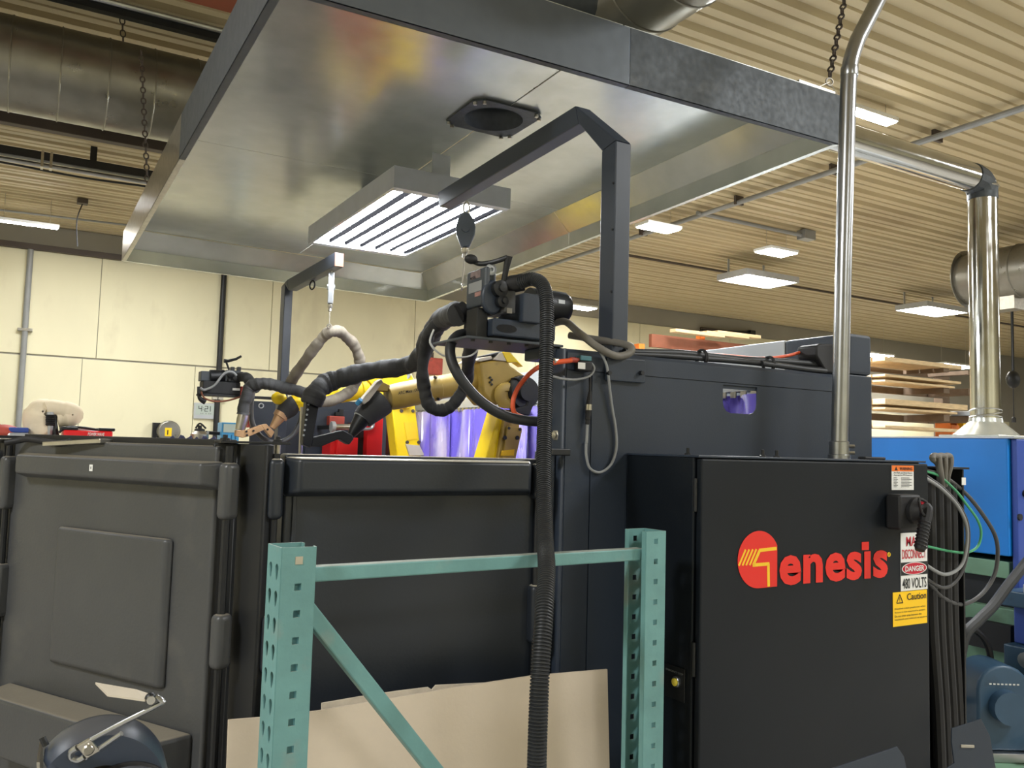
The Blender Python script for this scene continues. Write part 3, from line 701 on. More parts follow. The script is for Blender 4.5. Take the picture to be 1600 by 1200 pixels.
for k in range(7):
    zz_ = a.z-h*(.52+.06*k)
    MB().box((a.x+w*.08, YC-.0022, zz_), (a.x+w*(.22+.05*(k % 2)), YC-.0018, zz_+h*.02)).build('print_line', 'black_print', sg, smooth=0)
    MB().box((a.x+w*.42, YC-.0022, zz_), (a.x+w*(.8+.1*((k*3) % 2)), YC-.0018, zz_+h*.02)).build('print_line', 'black_print', sg, smooth=0)
sg = thing('danger_sign', 'white and red MAIN DISCONNECT DANGER 480 VOLTS sign under the switch handle', 'sign', D(1428, 923))
_, a, b = rect_on_door(1407, 833, 1449, 920, 'white_print', 'sign_sheet', parent=sg)
w = b.x-a.x; h = a.z-b.z
dt('MAIN', a.x+w*.2, a.z-h*.23, w*.62, h*.165, 'sign_red', sg, .012)
dt('DISCONNECT', a.x+w*.04, a.z-h*.45, w*.9, h*.165, 'sign_red', sg, .012)
MB().box((a.x, YC-.0022, a.z-h*.735), (b.x, YC-.0016, a.z-h*.51)).build('danger_band', 'black_print', sg, smooth=0)
ov = [V((a.x+b.x)/2+w*.44*math.cos(t*math.pi/16), YC-.0024, a.z-h*.622+h*.098*math.sin(t*math.pi/16)) for t in range(32)]
ov2 = [V((a.x+b.x)/2+w*.47*math.cos(t*math.pi/16), YC-.0022, a.z-h*.622+h*.108*math.sin(t*math.pi/16)) for t in range(32)]
MB().prism(ov2, V(0, -.0004, 0)).build('oval_border', 'white_print', sg, smooth=0)
MB().prism(ov, V(0, -.0006, 0)).build('danger_oval', 'sign_red', sg, smooth=0)
dt('DANGER', a.x+w*.14, a.z-h*.67, w*.72, h*.095, 'white_print', sg, .025, lift=.0034)
dt('480 VOLTS', a.x+w*.05, a.z-h*.965, w*.9, h*.18, 'black_print', sg, .008)
sg = thing('caution_sign', 'yellow Caution sticker below the danger sign on the cabinet door', 'sign', D(1421, 977))
_, a, b = rect_on_door(1395, 926, 1448.5, 973, 'caution_yellow', 'sign_sheet', parent=sg)
w = b.x-a.x; h = a.z-b.z
tri = [V(a.x+w*.1, YC-.0022, a.z-h*.32), V(a.x+w*.28, YC-.0022, a.z-h*.32), V(a.x+w*.19, YC-.0022, a.z-h*.07)]
mb = MB()
for i in range(3): mb.bar(tri[i], tri[(i+1) % 3], .003, .0005, up=(0, -1, 0))
mb.box((a.x+w*.185, YC-.0024, a.z-h*.25), (a.x+w*.195, YC-.0018, a.z-h*.15)).box((a.x+w*.185, YC-.0024, a.z-h*.29), (a.x+w*.195, YC-.0018, a.z-h*.27))
mb.build('hazard_triangle', 'black_print', sg, smooth=0)
dt('Caution', a.x+w*.4, a.z-h*.26, w*.57, h*.2, 'black_print', sg, .01)
for k, s_ in enumerate(('Disabled robot positioner when', 'fixture is not mounted in system.', 'Do not enter area between the', 'headstock and tailstock at anytime')):
    dt(s_, a.x+w*.04, a.z-h*(.52+.105*k), w*(.9, .9, .78, .94)[k], h*.06, 'black_print', sg, .01)
# disconnect switch with pistol handle
hs = thing('disconnect_switch', 'black rotary disconnect switch with a ribbed pistol handle on the cabinet door', 'switch', D(1412, 868))
a = D(1391, 772, .02); b = D(1424, 826, .02)
MB().box((a.x, YC-.055, b.z), (b.x+.0, YC-.0012, a.z)).build('switch_base', 'rubber', hs, bevel=.008, seg=3)
hc = V((a.x+b.x)/2+.018, YC-.06, (a.z+b.z)/2+.004)
MB().lathe(V(hc.x, YC-.055, hc.z), V(0, -1, 0), [(.042, 0), (.042, .012), (.034, .022), (.03, .034)], 20).build('switch_boss', 'rubber', hs)
mb = MB()
g0 = V(hc.x+.005, YC-.095, hc.z+.01); g1 = D(1437, 860, .11)
mb.tube(smooth_path([V(hc.x-.01, YC-.08, hc.z+.012), g0, g0*.5+g1*.5, g1], 5), [.018]+[.017]*14+[.014], 10)
hd = mb.build('pistol_handle', 'rubber', hs)
for k in range(8):
    p = g0.lerp(g1, .35+.08*k); MB().torus(p, g1-g0, .0165, .003, 14, 5).build('grip_rib', 'rubber', hd)
MB().tube(smooth_path([V(hc.x+.01, YC-.09, hc.z+.03), D(1436, 780, .11), D(1440, 800, .11), D(1446, 806, .1)], 4), .0045, 7).build('lock_lever', 'black_steel', hs)
MB().obox(V(hc.x-.005, YC-.09, hc.z+.028), XA*.016, YA*.004, ZA*.004).build('mark', 'sign_red', hs, smooth=0)['label'] = 'small red mark'
# push button plate on the left side of the cabinet
p = U(1059, 1065, X=cabx0-.002)
bt = thing('push_button', 'lit yellow push button on a small dark plate on the cabinet side', 'button', p)
MB().box((cabx0-.0045, p.y-.03, p.z-.05), (cabx0-.0005, p.y+.05, p.z+.04)).build('plate', 'black_steel', bt, smooth=0, bevel=.001)
bt1 = MB().lathe(V(cabx0-.0045, p.y, p.z), V(-1, 0, 0), [(.015, 0), (.015, .006), (.013, .008), (.011, .008)], 20).build('bezel', 'conduit_metal', bt)
MB().lathe(V(cabx0-.0125, p.y, p.z), V(-1, 0, 0), [(.0105, 0), (.0105, .003), (.008, .005), (0, .006)], 20).build('button_cap', 'button_yellow', bt)
text_mb('EMERGENCY STOP', V(cabx0-.0052, p.y+.045, p.z+.022), V(0, -1, 0), ZA, V(-1, 0, 0), width=.07, height=.005).build('lettering', 'cable_grey', bt, smooth=0)
# small lugs on top of the cabinet
for px, yy in ((1075, 1.95), (1192, 1.78), (1214, 1.78)):
    q_ = U(px, 705, Y=yy); tag(MB().lathe(V(q_.x, yy, cz+.003), ZA, [(.01, 0), (.01, .004), (.005, .005), (.005, .02), (0, .021)], 8).build('bolt', 'black_steel'), 'small black bolt standing on the cabinet top' + (' near its left corner' if px < 1100 else (' left of the conduit, first of a pair' if px < 1200 else ' left of the conduit, second of a pair')), 'bolt')
tag(MB().box((U(1340, 716, Y=1.85).x, 1.82, cz+.003), (U(1372, 716, Y=1.85).x, 1.85, cz+.012)).build('steel_bar', 'rubber', bevel=.003), 'short black bar lying on the cabinet top right of the conduit', 'bar')

# conduit rising from the cabinet
YD = 1.9
cpts = [U(1311.5, 700, Y=YD), U(1318, 400, Y=YD), U(1325, 150, Y=YD), U(1328.5, 100, Y=YD), U(1340, 62, Y=YD), U(1372, 0, Y=YD), U(1420, -95, Y=YD)]
cpts[6] = cpts[5]+(cpts[6]-cpts[5])*((CEIL-cpts[5].z)/(cpts[6].z-cpts[5].z))
cd = thing('conduit_pipe', 'grey steel conduit rising from the cabinet top and bending near the ceiling', 'pipe', (cpts[0].x, YD, cz))
MB().tube([cpts[0], cpts[1], cpts[2]]+smooth_path(cpts[2:5], 5)[1:]+[cpts[5], cpts[6]], .027, 20).build('pipe', 'conduit_metal', cd)
base = V(cpts[0].x-.001, YD, cz+.003)
MB().lathe(base, ZA, [(.036, 0), (.036, .012), (.032, .014), (.032, .055), (.029, .058)], 20).build('connector', 'conduit_metal', cd)
for z_ in (.02, .042): MB().cyl(base+V(.02, -.02, z_), base+V(.034, -.034, z_), .006, 8).build('clamp_screw', 'zinc', cd)
c_ = U(1327, 120, Y=YD); MB().lathe(c_, V(.05, 0, 1), [(.0285, 0), (.0295, .004), (.0295, .03), (.0285, .034)], 20).build('coupling', 'conduit_metal', cd)

# ================================================================ TEAL RACK FRAME
RY0, RY1 = 1.64, 1.715
L0 = U(441, 856, Y=RY0); rk_z = L0.z
R1 = U(1040, 833, Y=RY1); 
rd = (V(R1.x, RY1, 0)-V(L0.x, RY0, 0)); RW = rd.length; rd.normalize(); rn = V(rd.y, -rd.x, 0)   # rn towards the camera
RO = V(L0.x, RY0, 0)
def RP(s, h, z): return RO+rd*s-rn*h+ZA*z          # h = depth away from the camera
rk = thing('rack_frame', 'teal pallet rack upright frame with square and teardrop holes', 'rack', RP(RW/2, .04, 0))
PW, PD, TK = .068, .078, .0025
def upright(s0, side):
    """side -1: teardrop face at s0 (left post); +1: at the right"""
    o = rk
    sf = s0 if side < 0 else s0+PW
    post_o = MB(); pit = .0508; n0 = int(rk_z/pit)
    so = s0 if side < 0 else s0
    for h in (0, PD):                                          # two webs with square holes
        for k in range(n0):
            z1 = rk_z-k*pit; z0 = z1-pit; cz_ = (z0+z1)/2-.0; sq = .0068; cx_ = s0+PW*.5
            if k == 0 and False: continue
            post_o.ring(lambda a, b: RP(a, h, b), [(s0, z0), (s0+PW, z0), (s0+PW, z1), (s0, z1)], [(cx_-sq, cz_-sq), (cx_+sq, cz_-sq), (cx_+sq, cz_+sq), (cx_-sq, cz_+sq)])
    td = [(.0085*math.cos(a)*(1 if True else 1), .0085*math.sin(a)) for a in [math.radians(x) for x in range(-20, 201, 22)]] + [(-.0035, -.02), (0, -.023), (.0035, -.02)]
    for k in range(n0):
        z1 = rk_z-.022-k*pit; z0 = z1-pit
        for j in (0, 1):
            h0 = PD*.5*j; hc_ = PD*(.27+.46*j); czz = (z0+z1)/2+.006
            post_o.ring(lambda a, b: RP(sf, a, b), [(h0, z0), (h0+PD/2, z0), (h0+PD/2, z1), (h0, z1)], [(hc_+a, czz+b) for a, b in td])
    post_o.add([RP(sf, 0, rk_z-.022), RP(sf, PD, rk_z-.022), RP(sf, PD, rk_z), RP(sf, 0, rk_z)], [(0, 1, 2, 3)])
    so_ = s0+PW if side < 0 else s0
    for h0, h1 in ((0, .014), (PD-.014, PD)):                  # return lips on the open side
        post_o.add([RP(so_, h0, 0), RP(so_, h1, 0), RP(so_, h1, rk_z), RP(so_, h0, rk_z)], [(0, 1, 2, 3)])
    p_ = post_o.build('upright', 'rack_teal', rk, smooth=0, solid=TK)
    MB().obox(RP(s0+PW/2, PD/2, .005), rd*.06, rn*.06, ZA*.005).build('foot_plate', 'rack_teal', rk, smooth=0)
    return p_
upright(0, -1); upright(RW-PW, 1)
a = U(503, 895, Y=RY0+.03); zb = a.z
def bz(px, py, s):  # height where ray meets frame plane
    d = ray(px, py); p = RO-rn*.036; t = (p-EYE).dot(rn)/d.dot(rn); P = EYE+d*t; return P.z, (P-RO).dot(rd)
z_l, _ = bz(505, 895, 0); z_r, _ = bz(985, 866, 0)
MB().bar(RP(PW-.012, .036, z_l), RP(RW-PW+.014, .036, z_r), .03, .03, up=ZA).build('horizontal_brace', 'rack_teal', rk, smooth=0, bevel=.003)
z1_, s1_ = bz(495, 975, 0); z2_, s2_ = bz(672, 1222, 0)
k_ = (z2_-z1_)/(s2_-s1_); sE = RW-PW+.01
MB().bar(RP(PW-.01, .036, z1_+(PW-.01-s1_)*k_), RP(sE, .036, max(.2, z1_+(sE-s1_)*k_)), .032, .034, up=-rn).build('diagonal_brace', 'rack_teal', rk, smooth=0, bevel=.003)
MB().bar(RP(PW-.01, .036, .25), RP(RW-PW+.01, .036, .25), .03, .03, up=ZA).build('horizontal_brace', 'rack_teal', rk, smooth=0, bevel=.003)
# blanked top hole
p = RP(PW*.5, -.0015, rk_z-.0254); MB().obox(p, rd*.0075, rn*.0006, ZA*.0075).build('hole_plug', 'zinc', rk, smooth=0)

# ================================================================ CARDBOARD LEANING BEHIND THE RACK
def cboard(name, label, pts, y_top, lean, m, th=.006):
    top = [U(x, y, Y=y_top) for x, y in pts]
    mb = MB(); n = len(top); bot = [V(p.x+.0, y_top-lean-.05*0, .02) for p in top]
    off = V(0, -th, 0)
    vs = top+bot+[p+off for p in top]+[p+off for p in bot]
    fs = []
    for i in range(n-1):
        fs += [(i, i+1, n+i+1, n+i), (2*n+i, 3*n+i, 3*n+i+1, 2*n+i+1), (i, 2*n+i, 2*n+i+1, i+1), (n+i, n+i+1, 3*n+i+1, 3*n+i)]
    fs += [(0, n, 3*n, 2*n), (n-1, 3*n-1, 4*n-1, 2*n-1)]
    mb.add(vs, fs); return tag(mb.build(name, m), label, 'cardboard')
cboard('cardboard_sheet', 'large tan cardboard sheet leaning behind the teal rack frame', [(356, 1124), (430, 1118), (500, 1109), (600, 1092), (700, 1075), (830, 1055), (900, 1049), (947, 1045)], 1.93, .07, 'cardboard')
cboard('cardboard_sheet', 'narrow torn cardboard edge showing above the large cardboard sheet', [(502, 1098), (560, 1088), (620, 1079), (668, 1073), (674, 1077), (680, 1070), (761, 1066), (762, 1080)], 1.97, .06, 'cardboard_edge')
# ================================================================ CEILING LIGHTS, DUCTS, PIPES
def px_light(name, pl, pb, pr, Z, label, kind, group='shop lights on the ceiling'):
    a, b, c = U(*pl, Z=Z), U(*pb, Z=Z), U(*pr, Z=Z)
    sx = b.x-a.x; sy = abs(b.y-c.y); cx = (a.x+b.x)/2; cy = (b.y+c.y)/2 if c.y < b.y else b.y
    return cx, cy, sx, sy
def panel_light(label, cx, cy, z, sx, sy, ntube=2, hang=True, drop=None):
    t = thing('ceiling_light', label, 'light', (cx, cy, z), 'shop lights on the ceiling')
    MB().box((cx-sx/2, cy-sy/2, z+.012), (cx+sx/2, cy+sy/2, z+.05)).build('housing', 'white_paint', t, smooth=0, bevel=.006)
    w = sy/ntube
    for i in range(ntube):
        y = cy-sy/2+w*(i+.5); MB().box((cx-sx/2+.02, y-w*.42, z), (cx+sx/2-.02, y+w*.42, z+.011)).build('diffuser', 'light_glow', t, smooth=0, bevel=.004)
    mb = MB()
    for dx in (-.35, .35):
        mb.tube([V(cx+dx*sx, cy, z+.05), V(cx+dx*sx, cy, CEIL+.02)], .003, 5)
    mb.build('hanging_wire', 'zinc', t)
    return t
def bay(label, pl, pb, pr, Z):
    a, b, c = U(*pl, Z=Z), U(*pb, Z=Z), U(*pr, Z=Z)
    x0, x1 = a.x, b.x; y1 = (a.y+b.y)/2; y0 = min(c.y, y1-.4)
    w = x1-x0
    t = thing('ceiling_light', label, 'light', ((x0+x1)/2, (y0+y1)/2, Z), 'shop lights on the ceiling')
    hh_ = .09
    mb = MB(); th = .006
    mb.box((x0, y0, Z), (x0+th, y1, Z+hh_)).box((x1-th, y0, Z), (x1, y1, Z+hh_)).box((x0+th, y0, Z), (x1-th, y0+th, Z+hh_)).box((x0+th, y1-th, Z), (x1-th, y1, Z+hh_)).box((x0+th, y0+th, Z+hh_-th), (x1-th, y1-th, Z+hh_))
    mb.build('housing', 'lamp_housing', t, smooth=0)
    n = 5; ww = (y1-y0-.06)/n
    for i in range(n):
        y = y0+.03+ww*(i+.5)
        MB().box((x0+.07, y-ww*.36, Z+.006), (x1-.05, y+ww*.36, Z+.03)).build('diffuser', 'light_glow', t, smooth=0, bevel=.008)
    for e in (x0+.006, x1-.036): MB().box((e, y0+.006, Z+.002), (e+.03, y1-.006, Z+.012)).build('end_plate', 'white_paint', t, smooth=0)
    for e in (x0+w*.2, x1-w*.12):
        MB().box((e-.02, y1-.02, Z+hh_), (e+.02, y1-.012, CEIL+.02)).build('bracket', 'lamp_housing', t, smooth=0)
    return t
bay('square high bay light with side brackets, nearest one right of the gantry post', (1122, 438), (1199, 452), (1241, 441), 4.15)
bay('square high bay light with side brackets, second one right of the gantry post', (1400, 485), (1462, 496), (1501, 487), 4.15)
def centre(px, py, Z): p = U(px, py, Z=Z); return p.x, p.y
x_, y_ = centre(1213, 396, 4.22); panel_light('flat bright light just above and right of the nearer high bay light', x_, y_, 4.22, .52, .3)
x_, y_ = centre(1029, 358, 4.25); panel_light('flat twin light just under the right edge of the hood', x_, y_, 4.25, .52, .26)
x_, y_ = centre(1357, 183, 4.36); panel_light('tube light under the ceiling right of the steel conduit', x_, y_, 4.36, .62, .12, 1)
x_, y_ = centre(905, 473, 4.2); panel_light('small flat light above the wire feeder motor, far back', x_, y_, 4.1, .62, .3)
p = U(42, 351.5, Z=4.15); panel_light('long tube light near the back wall at the far left', p.x, p.y, 4.15, .7, .1, 1)
p = U(1490, 573, Z=3.72); panel_light('flat light just left of the tall shiny pipe, far back', p.x, min(p.y, BACK-.6), 3.72, 1.3, .5)
p = U(1368, 556, Z=3.85); panel_light('small far light beside the end wall of the cell', p.x, min(p.y, BACK-.5), 3.85, .8, .4)
# big spiral duct along the ceiling, upper left
dY, dZ, dR = 6.3, 3.995, .302
bd = thing('spiral_duct', 'big dull spiral duct along the ceiling, upper left', 'duct', (-.5, dY, dZ-dR))
MB().tube([V(-3.2, dY, dZ), V(2.3, dY, dZ)], dR, 48).build('duct_pipe', 'duct_metal', bd)
for i in range(19): MB().torus(V(-3.0+i*.165*1.7, dY, dZ), XA, dR+.001, .006, 48, 5).build('duct_seam', 'duct_metal', bd)
chain('hanging_chain', U(190, 8, Y=dY-.1), U(193, 63, Y=dY-.1)-V(0, 0, .02), 'dark chain in front of the ceiling above the big spiral duct', link=.06)
# dark struts and pipes along the ceiling on the left
def strut(name, label, cat, p, q, w, h, m, over=2.0, up=ZA):
    p = Vector(p); q = Vector(q); d = (q-p).normalized()
    return tag(MB().bar(p-d*over, q+d*over*.15, w, h, up=up).build(name, m, smooth=0, bevel=.004), label, cat)
a = U(0, 182, Y=6.75); strut('steel_beam', 'dark steel beam running just below the big spiral duct', 'beam', V(-2, 6.75, a.z), V(2.0, 6.75, a.z), .08, .085, 'dark_beam', 1)
a = U(0, 239, Z=4.28)
t = thing('strut_rail', 'dark strut rail with a shiny pipe hung below the ceiling on the left', 'rail', (0, a.y, 4.2))
MB().box((-3, a.y-.05, 4.27), (1.8, a.y+.05, 4.35)).build('rail', 'black_steel', t, smooth=0)
MB().tube([V(-3, a.y+.02, 4.235), V(1.8, a.y+.02, 4.235)], .022, 12).build('pipe', 'conduit_metal', t)
h_ = U(146, 245, Y=a.y); MB().box((h_.x-.03, a.y-.03, 4.3), (h_.x+.03, a.y+.03, CEIL+.0)).build('hanger', 'black_steel', t, smooth=0)
for px in (66, 80): h_ = U(px, 250, Y=a.y); MB().box((h_.x-.012, a.y-.056, 4.2), (h_.x+.012, a.y+.056, 4.36)).build('pipe_clamp', 'zinc', t, smooth=0)
a = U(0, 253, Z=4.3); b = U(240, 293, Z=4.3); tag(MB().tube(smooth_path([a-(b-a)*.5, a, a.lerp(b, .5)-V(0, 0, .02), b, b+(b-a)*.3], 5), .012, 6).build('power_cable', 'rubber'), 'thin black cable under the strut rail on the left ceiling', 'cable')
a = U(150, 12, Z=4.38); b = U(350, 62, Z=4.38)
t = thing('strut_rail', 'dark strut rail with shiny tube above the big spiral duct', 'rail', (a.x, a.y, 4.3))
MB().box((a.x-2.5, a.y-.03, 4.36), (b.x+.0, a.y+.03, 4.42)).build('rail', 'black_steel', t, smooth=0)
MB().tube([V(a.x-2.5, a.y-.045, 4.42), V(b.x, a.y-.045, 4.42)], .02, 10).build('pipe', 'conduit_metal', t)
MB().cyl(V(b.x+.0, a.y, 4.38), V(b.x+.1, a.y, 4.38), .04, 12).build('end_fitting', 'zinc', t)
a = U(310, 8, Z=4.42)
mb = MB(); mb.box((-2, a.y-.35, 4.40), (2.6, a.y-.05, 4.42)).box((-2, a.y-.21, 4.42), (2.6, a.y-.19, 4.52))
tag(mb.build('roof_beam', 'red_steel', smooth=0), 'rust red roof beam at the top edge above the hood corner', 'beam')
# junction box with cord, lamp cord conduit
jb = U(129, 314, Z=4.48)
t = thing('junction_box', 'small brown junction box with a hanging cord on the left ceiling', 'box', jb)
MB().box((jb.x-.06, jb.y-.06, 4.44), (jb.x+.06, jb.y+.06, 4.5)).build('box', 'dark_beam', t, smooth=0, bevel=.006)
MB().tube(smooth_path([V(jb.x, jb.y, 4.44), U(120, 345, Y=jb.y), U(121, 385, Y=jb.y)], 5), .008, 6).build('cord', 'rubber', t)
a = U(0, 328, Z=4.46); b = U(210, 353, Z=4.46)
tag(MB().tube([a-(b-a)*.6, b], .014, 8).build('ceiling_conduit', 'cable_grey'), 'grey conduit on the ceiling just above the far left tube light', 'pipe')
# band and pipes on the back wall
zt0 = U(0, 374, Y=BACK-.1).z; zb0 = U(0, 383, Y=BACK-.1).z
struct(MB().box((XL, BACK-.1, zb0), (5.0, BACK-.021, zt0)), 'trim_1', 'dark_beam', smooth=0)
def wallpipe(pts, r, m, name, label, y):
    P = [U(px, py, Y=y) for px, py in pts]
    x = sum(p.x for p in P)/len(P)
    return thing(name, label, 'pipe', (x, y, P[-1].z)), [V(x, y, p.z) for p in P]
t, P = wallpipe([(48, 386), (27, 690)], .05, 'conduit_metal', 'wall_conduit', 'grey vertical conduit on the cream wall at the far left', BACK-.06)
MB().tube([V(P[0].x, BACK-.06, zb0), V(P[0].x, BACK-.06, .02)], .038, 12).build('pipe', 'cable_grey', t)
c = U(37, 515, Y=BACK-.06); MB().box((P[0].x-.09, BACK-.1, c.z-.02), (P[0].x+.09, BACK-.021, c.z+.02)).build('clamp', 'zinc', t, smooth=0, bevel=.005)
t, P = wallpipe([(349, 437), (337, 690)], .05, 'black', 'wall_pipe', 'thin black vertical pipe on the cream wall behind the rear wire feeder', BACK-.06)
MB().tube([V(P[0].x, BACK-.06, zb0), V(P[0].x, BACK-.06, .02)], .042, 12).build('pipe', 'black_steel', t)
MB().box((P[0].x-.08, BACK-.1, 2.2), (P[0].x+.08, BACK-.021, 2.24)).build('clamp', 'zinc', t, smooth=0, bevel=.005)
# pipes on the right part of the ceiling
cr = U(1250, 290, Z=4.42)
t = thing('ceiling_conduit', 'long pale conduit with clamps crossing the ceiling right of the hood', 'pipe', (cr.x, 7, 4.4))
MB().tube([V(6.75, 2.0, 4.42), V(6.95, BACK-.3, 4.42)], .028, 10).build('pipe', 'cable_grey', t)
for yy in (3.4, 4.5, 5.6, 6.9, 8.6): MB().box((6.8, yy-.015, 4.40), (6.92, yy+.015, 4.5)).build('clamp', 'dark_beam', t, smooth=0)
def xline(name, label, p0, p1, Z, r, m, box=False):
    a = U(*p0, Z=Z); b = U(*p1, Z=Z); y = (a.y+b.y)/2
    t = thing(name, label, 'pipe', (a.x, y, Z))
    MB().tube([V(a.x, y, Z), V(b.x, y, Z)], r, 8).build('pipe', m, t)
    if box: MB().box((b.x, y-.07, Z-.05), (b.x+.2, y+.07, CEIL)).build('end_box', 'cable_grey', t, smooth=0, bevel=.006)
xline('ceiling_conduit', 'grey conduit ending in a box above the flat bright light', (1085, 334), (1256, 366), 4.43, .026, 'cable_grey', True)
xline('ceiling_conduit', 'dark conduit on the ceiling leading to the nearer high bay light', (983, 397), (1140, 428), 4.44, .02, 'dark_beam')
xline('ceiling_conduit', 'dark conduit on the ceiling between the two high bay lights', (1232, 443), (1440, 484), 4.44, .02, 'dark_beam')
xline('ceiling_conduit', 'dark conduit on the ceiling behind the tall shiny pipe', (1500, 492), (1640, 519), 4.44, .02, 'dark_beam')
# spiral duct at the right edge
ra = U(1512, 437, Z=3.95)
t = thing('spiral_duct', 'far spiral duct end showing beside the tall shiny pipe', 'duct', (ra.x, ra.y-2, 3.6))
rr = .33
MB().tube([V(ra.x, ra.y-4.5, 3.95), V(ra.x, ra.y, 3.95)], rr, 32, caps=False).build('duct_pipe', 'duct_metal', t)
MB().cyl(V(ra.x, ra.y-.01, 3.95), V(ra.x, ra.y, 3.95), rr+.05, 32).build('end_flange', 'duct_metal', t)
for i in range(10): MB().torus(V(ra.x, ra.y-.3-i*.4, 3.95), YA, rr+.001, .009, 32, 5).build('duct_seam', 'duct_metal', t)
sb = U(1574, 458, X=ra.x); MB().box((ra.x-.12, sb.y-.15, 3.48), (ra.x+.12, sb.y+.15, 3.64)).build('outlet_box', 'zinc', t, smooth=0)

# ================================================================ BLUE MACHINE, SHINY PIPE
bx0 = 4.1; bc_ = U(1578, 685, X=bx0); bz1 = bc_.z; bz0 = U(1579, 870, X=bx0).z; by0 = bc_.y
bm = thing('blue_machine', 'big bright blue machine housing on a green base behind the cabinet', 'machine', (bx0+1, by0+1, 0))
MB().box((bx0, by0+.012, bz0), (bx0+2.6, by0+3.2, bz1)).build('side_housing', 'machine_blue', bm, smooth=0, bevel=.006)
MB().box((bx0+.02, by0-.02, bz0-.22), (bx0+2.6, by0+.008, bz1-.002)).build('front_panel', 'machine_navy', bm, smooth=0, bevel=.004)
MB().box((bx0-.004, by0-.022, bz1), (bx0+2.6, by0+3.2, bz1+.008)).build('top_plate', 'silver_paint', bm, smooth=0)
for px, py in ((1600, 771), (1592, 808)):
    p = U(px, py, Y=by0-.02); MB().cyl(p, p-V(0, .01, 0), .016, 12).build('knob', 'rubber', bm)
MB().box((bx0+.03, by0+.03, bz0-.11), (bx0+2.5, by0+3, bz0-.03)).build('base_rail', 'machine_green', bm, smooth=0, bevel=.004)
MB().box((bx0+.08, by0+.06, .05), (bx0+2.5, by0+3, bz0-.115)).build('base_frame', 'black_steel', bm, smooth=0)
MB().box((bx0+.02, by0-.02, .05), (bx0+.075, by0+.5, bz0-.25)).build('base_column', 'machine_green', bm, smooth=0, bevel=.004)
MB().box((bx0+.02, by0-.03, bz0-.34), (bx0+1.2, by0-.021, bz0-.30)).build('base_flange', 'machine_green', bm, smooth=0)
MB().box((bx0-.02, by0+.0, bz0-.45), (bx0+.018, by0+.22, bz0-.32)).build('name_plate', 'rubber', bm, smooth=0)
# blue slide unit at the right edge
su = thing('slide_unit', 'blue cast slide unit on the front of the machine at the right edge', 'machine', (bx0+.1, by0-.25, 0))
p0 = U(1572, 940, X=bx0-.05)
mb = MB(); y1 = by0-.04
z1_ = U(1590, 922, X=bx0-.1).z; z2_ = U(1590, 1005, X=bx0-.1).z; z3_ = U(1590, 1075, X=bx0-.1).z
MB().box((bx0-.16, y1-.5, z1_-.07), (bx0+.5, y1, z1_)).build('top_block', 'motor_blue', su, smooth=0, bevel=.006)
MB().box((bx0-.10, y1-.45, z2_+.0), (bx0+.4, y1-.02, z1_-.075)).build('slide_body', 'machine_navy', su, smooth=0, bevel=.006)
MB().box((bx0-.15, y1-.48, z2_-.12), (bx0+.45, y1, z2_-.004)).build('lower_block', 'motor_blue', su, smooth=0, bevel=.006)
MB().box((bx0-.09, y1-.4, .02), (bx0+.4, y1-.05, z2_-.125)).build('column', 'motor_blue', su, smooth=0, bevel=.006)
MB().cyl(V(bx0-.19, y1-.12, z2_-.05), V(bx0-.14, y1-.12, z2_-.05), .035, 14).build('hydraulic_fitting', 'zinc', su)
MB().box((bx0-.165, y1-.36, z1_+.001), (bx0+.3, y1-.1, z1_+.04)).build('top_slide', 'silver_paint', su, smooth=0, bevel=.004)
# motor with a rounded blue cover
mp = U(1549, 1092, D=3.75)
mo = thing('motor', 'blue electric motor with rounded cover low beside the machine', 'motor', (mp.x, mp.y, 0))
mw, mh, ml = .115, .19, .2
prof = [(-mw, -mh), (mw, -mh), (mw, mh*.35)]+[(mw*math.cos(a), mh*.35+mw*.9*math.sin(a)) for a in [math.pi*k/10 for k in range(1, 10)]]+[(-mw, mh*.35)]
dn = V(-.5, -.866, 0); ds = V(.866, -.5, 0)
MB().prism([mp+ds*a+ZA*b+dn*(ml*.5) for a, b in prof], dn*(-ml)).build('motor_cover', 'motor_blue', mo, bevel=.012, seg=3)
MB().cyl(mp+dn*(ml*.5)+ZA*.0, mp+dn*(ml*.5+.05), .07, 20).build('end_bell', 'motor_blue', mo)
for k in range(8):
    MB().obox(mp+dn*(ml*.5+.001)+ZA*(.09)+ds*(-.06+.017*k), ds*.005, dn*.001, ZA*.003).build('vent_slot', 'white_print', mo, smooth=0)
MB().obox(mp-ZA*(mh+.02), ds*.15, dn*.13, ZA*.019).build('foot', 'conduit_metal', mo, smooth=0, bevel=.003)
MB().box((mp.x-.22, mp.y-.2, 0), (mp.x+.22, mp.y+.2, mp.z-mh-.04)).build('pedestal', 'machine_green', mo, smooth=0, bevel=.006)
for k in range(3):
    MB().cyl(mp+ds*(.06+.03*k)-ZA*(mh-.02)+dn*.16, mp+ds*(.2)-ZA*(mh-.03-.02*k)+dn*.16, .014, 10).build('fitting', 'conduit_metal', mo)
MB().torus(mp+ZA*.14+ds*-.1+dn*-.05, ds*.3+dn, .16, .014, 30, 8).build('drive_belt', 'rubber', mo)
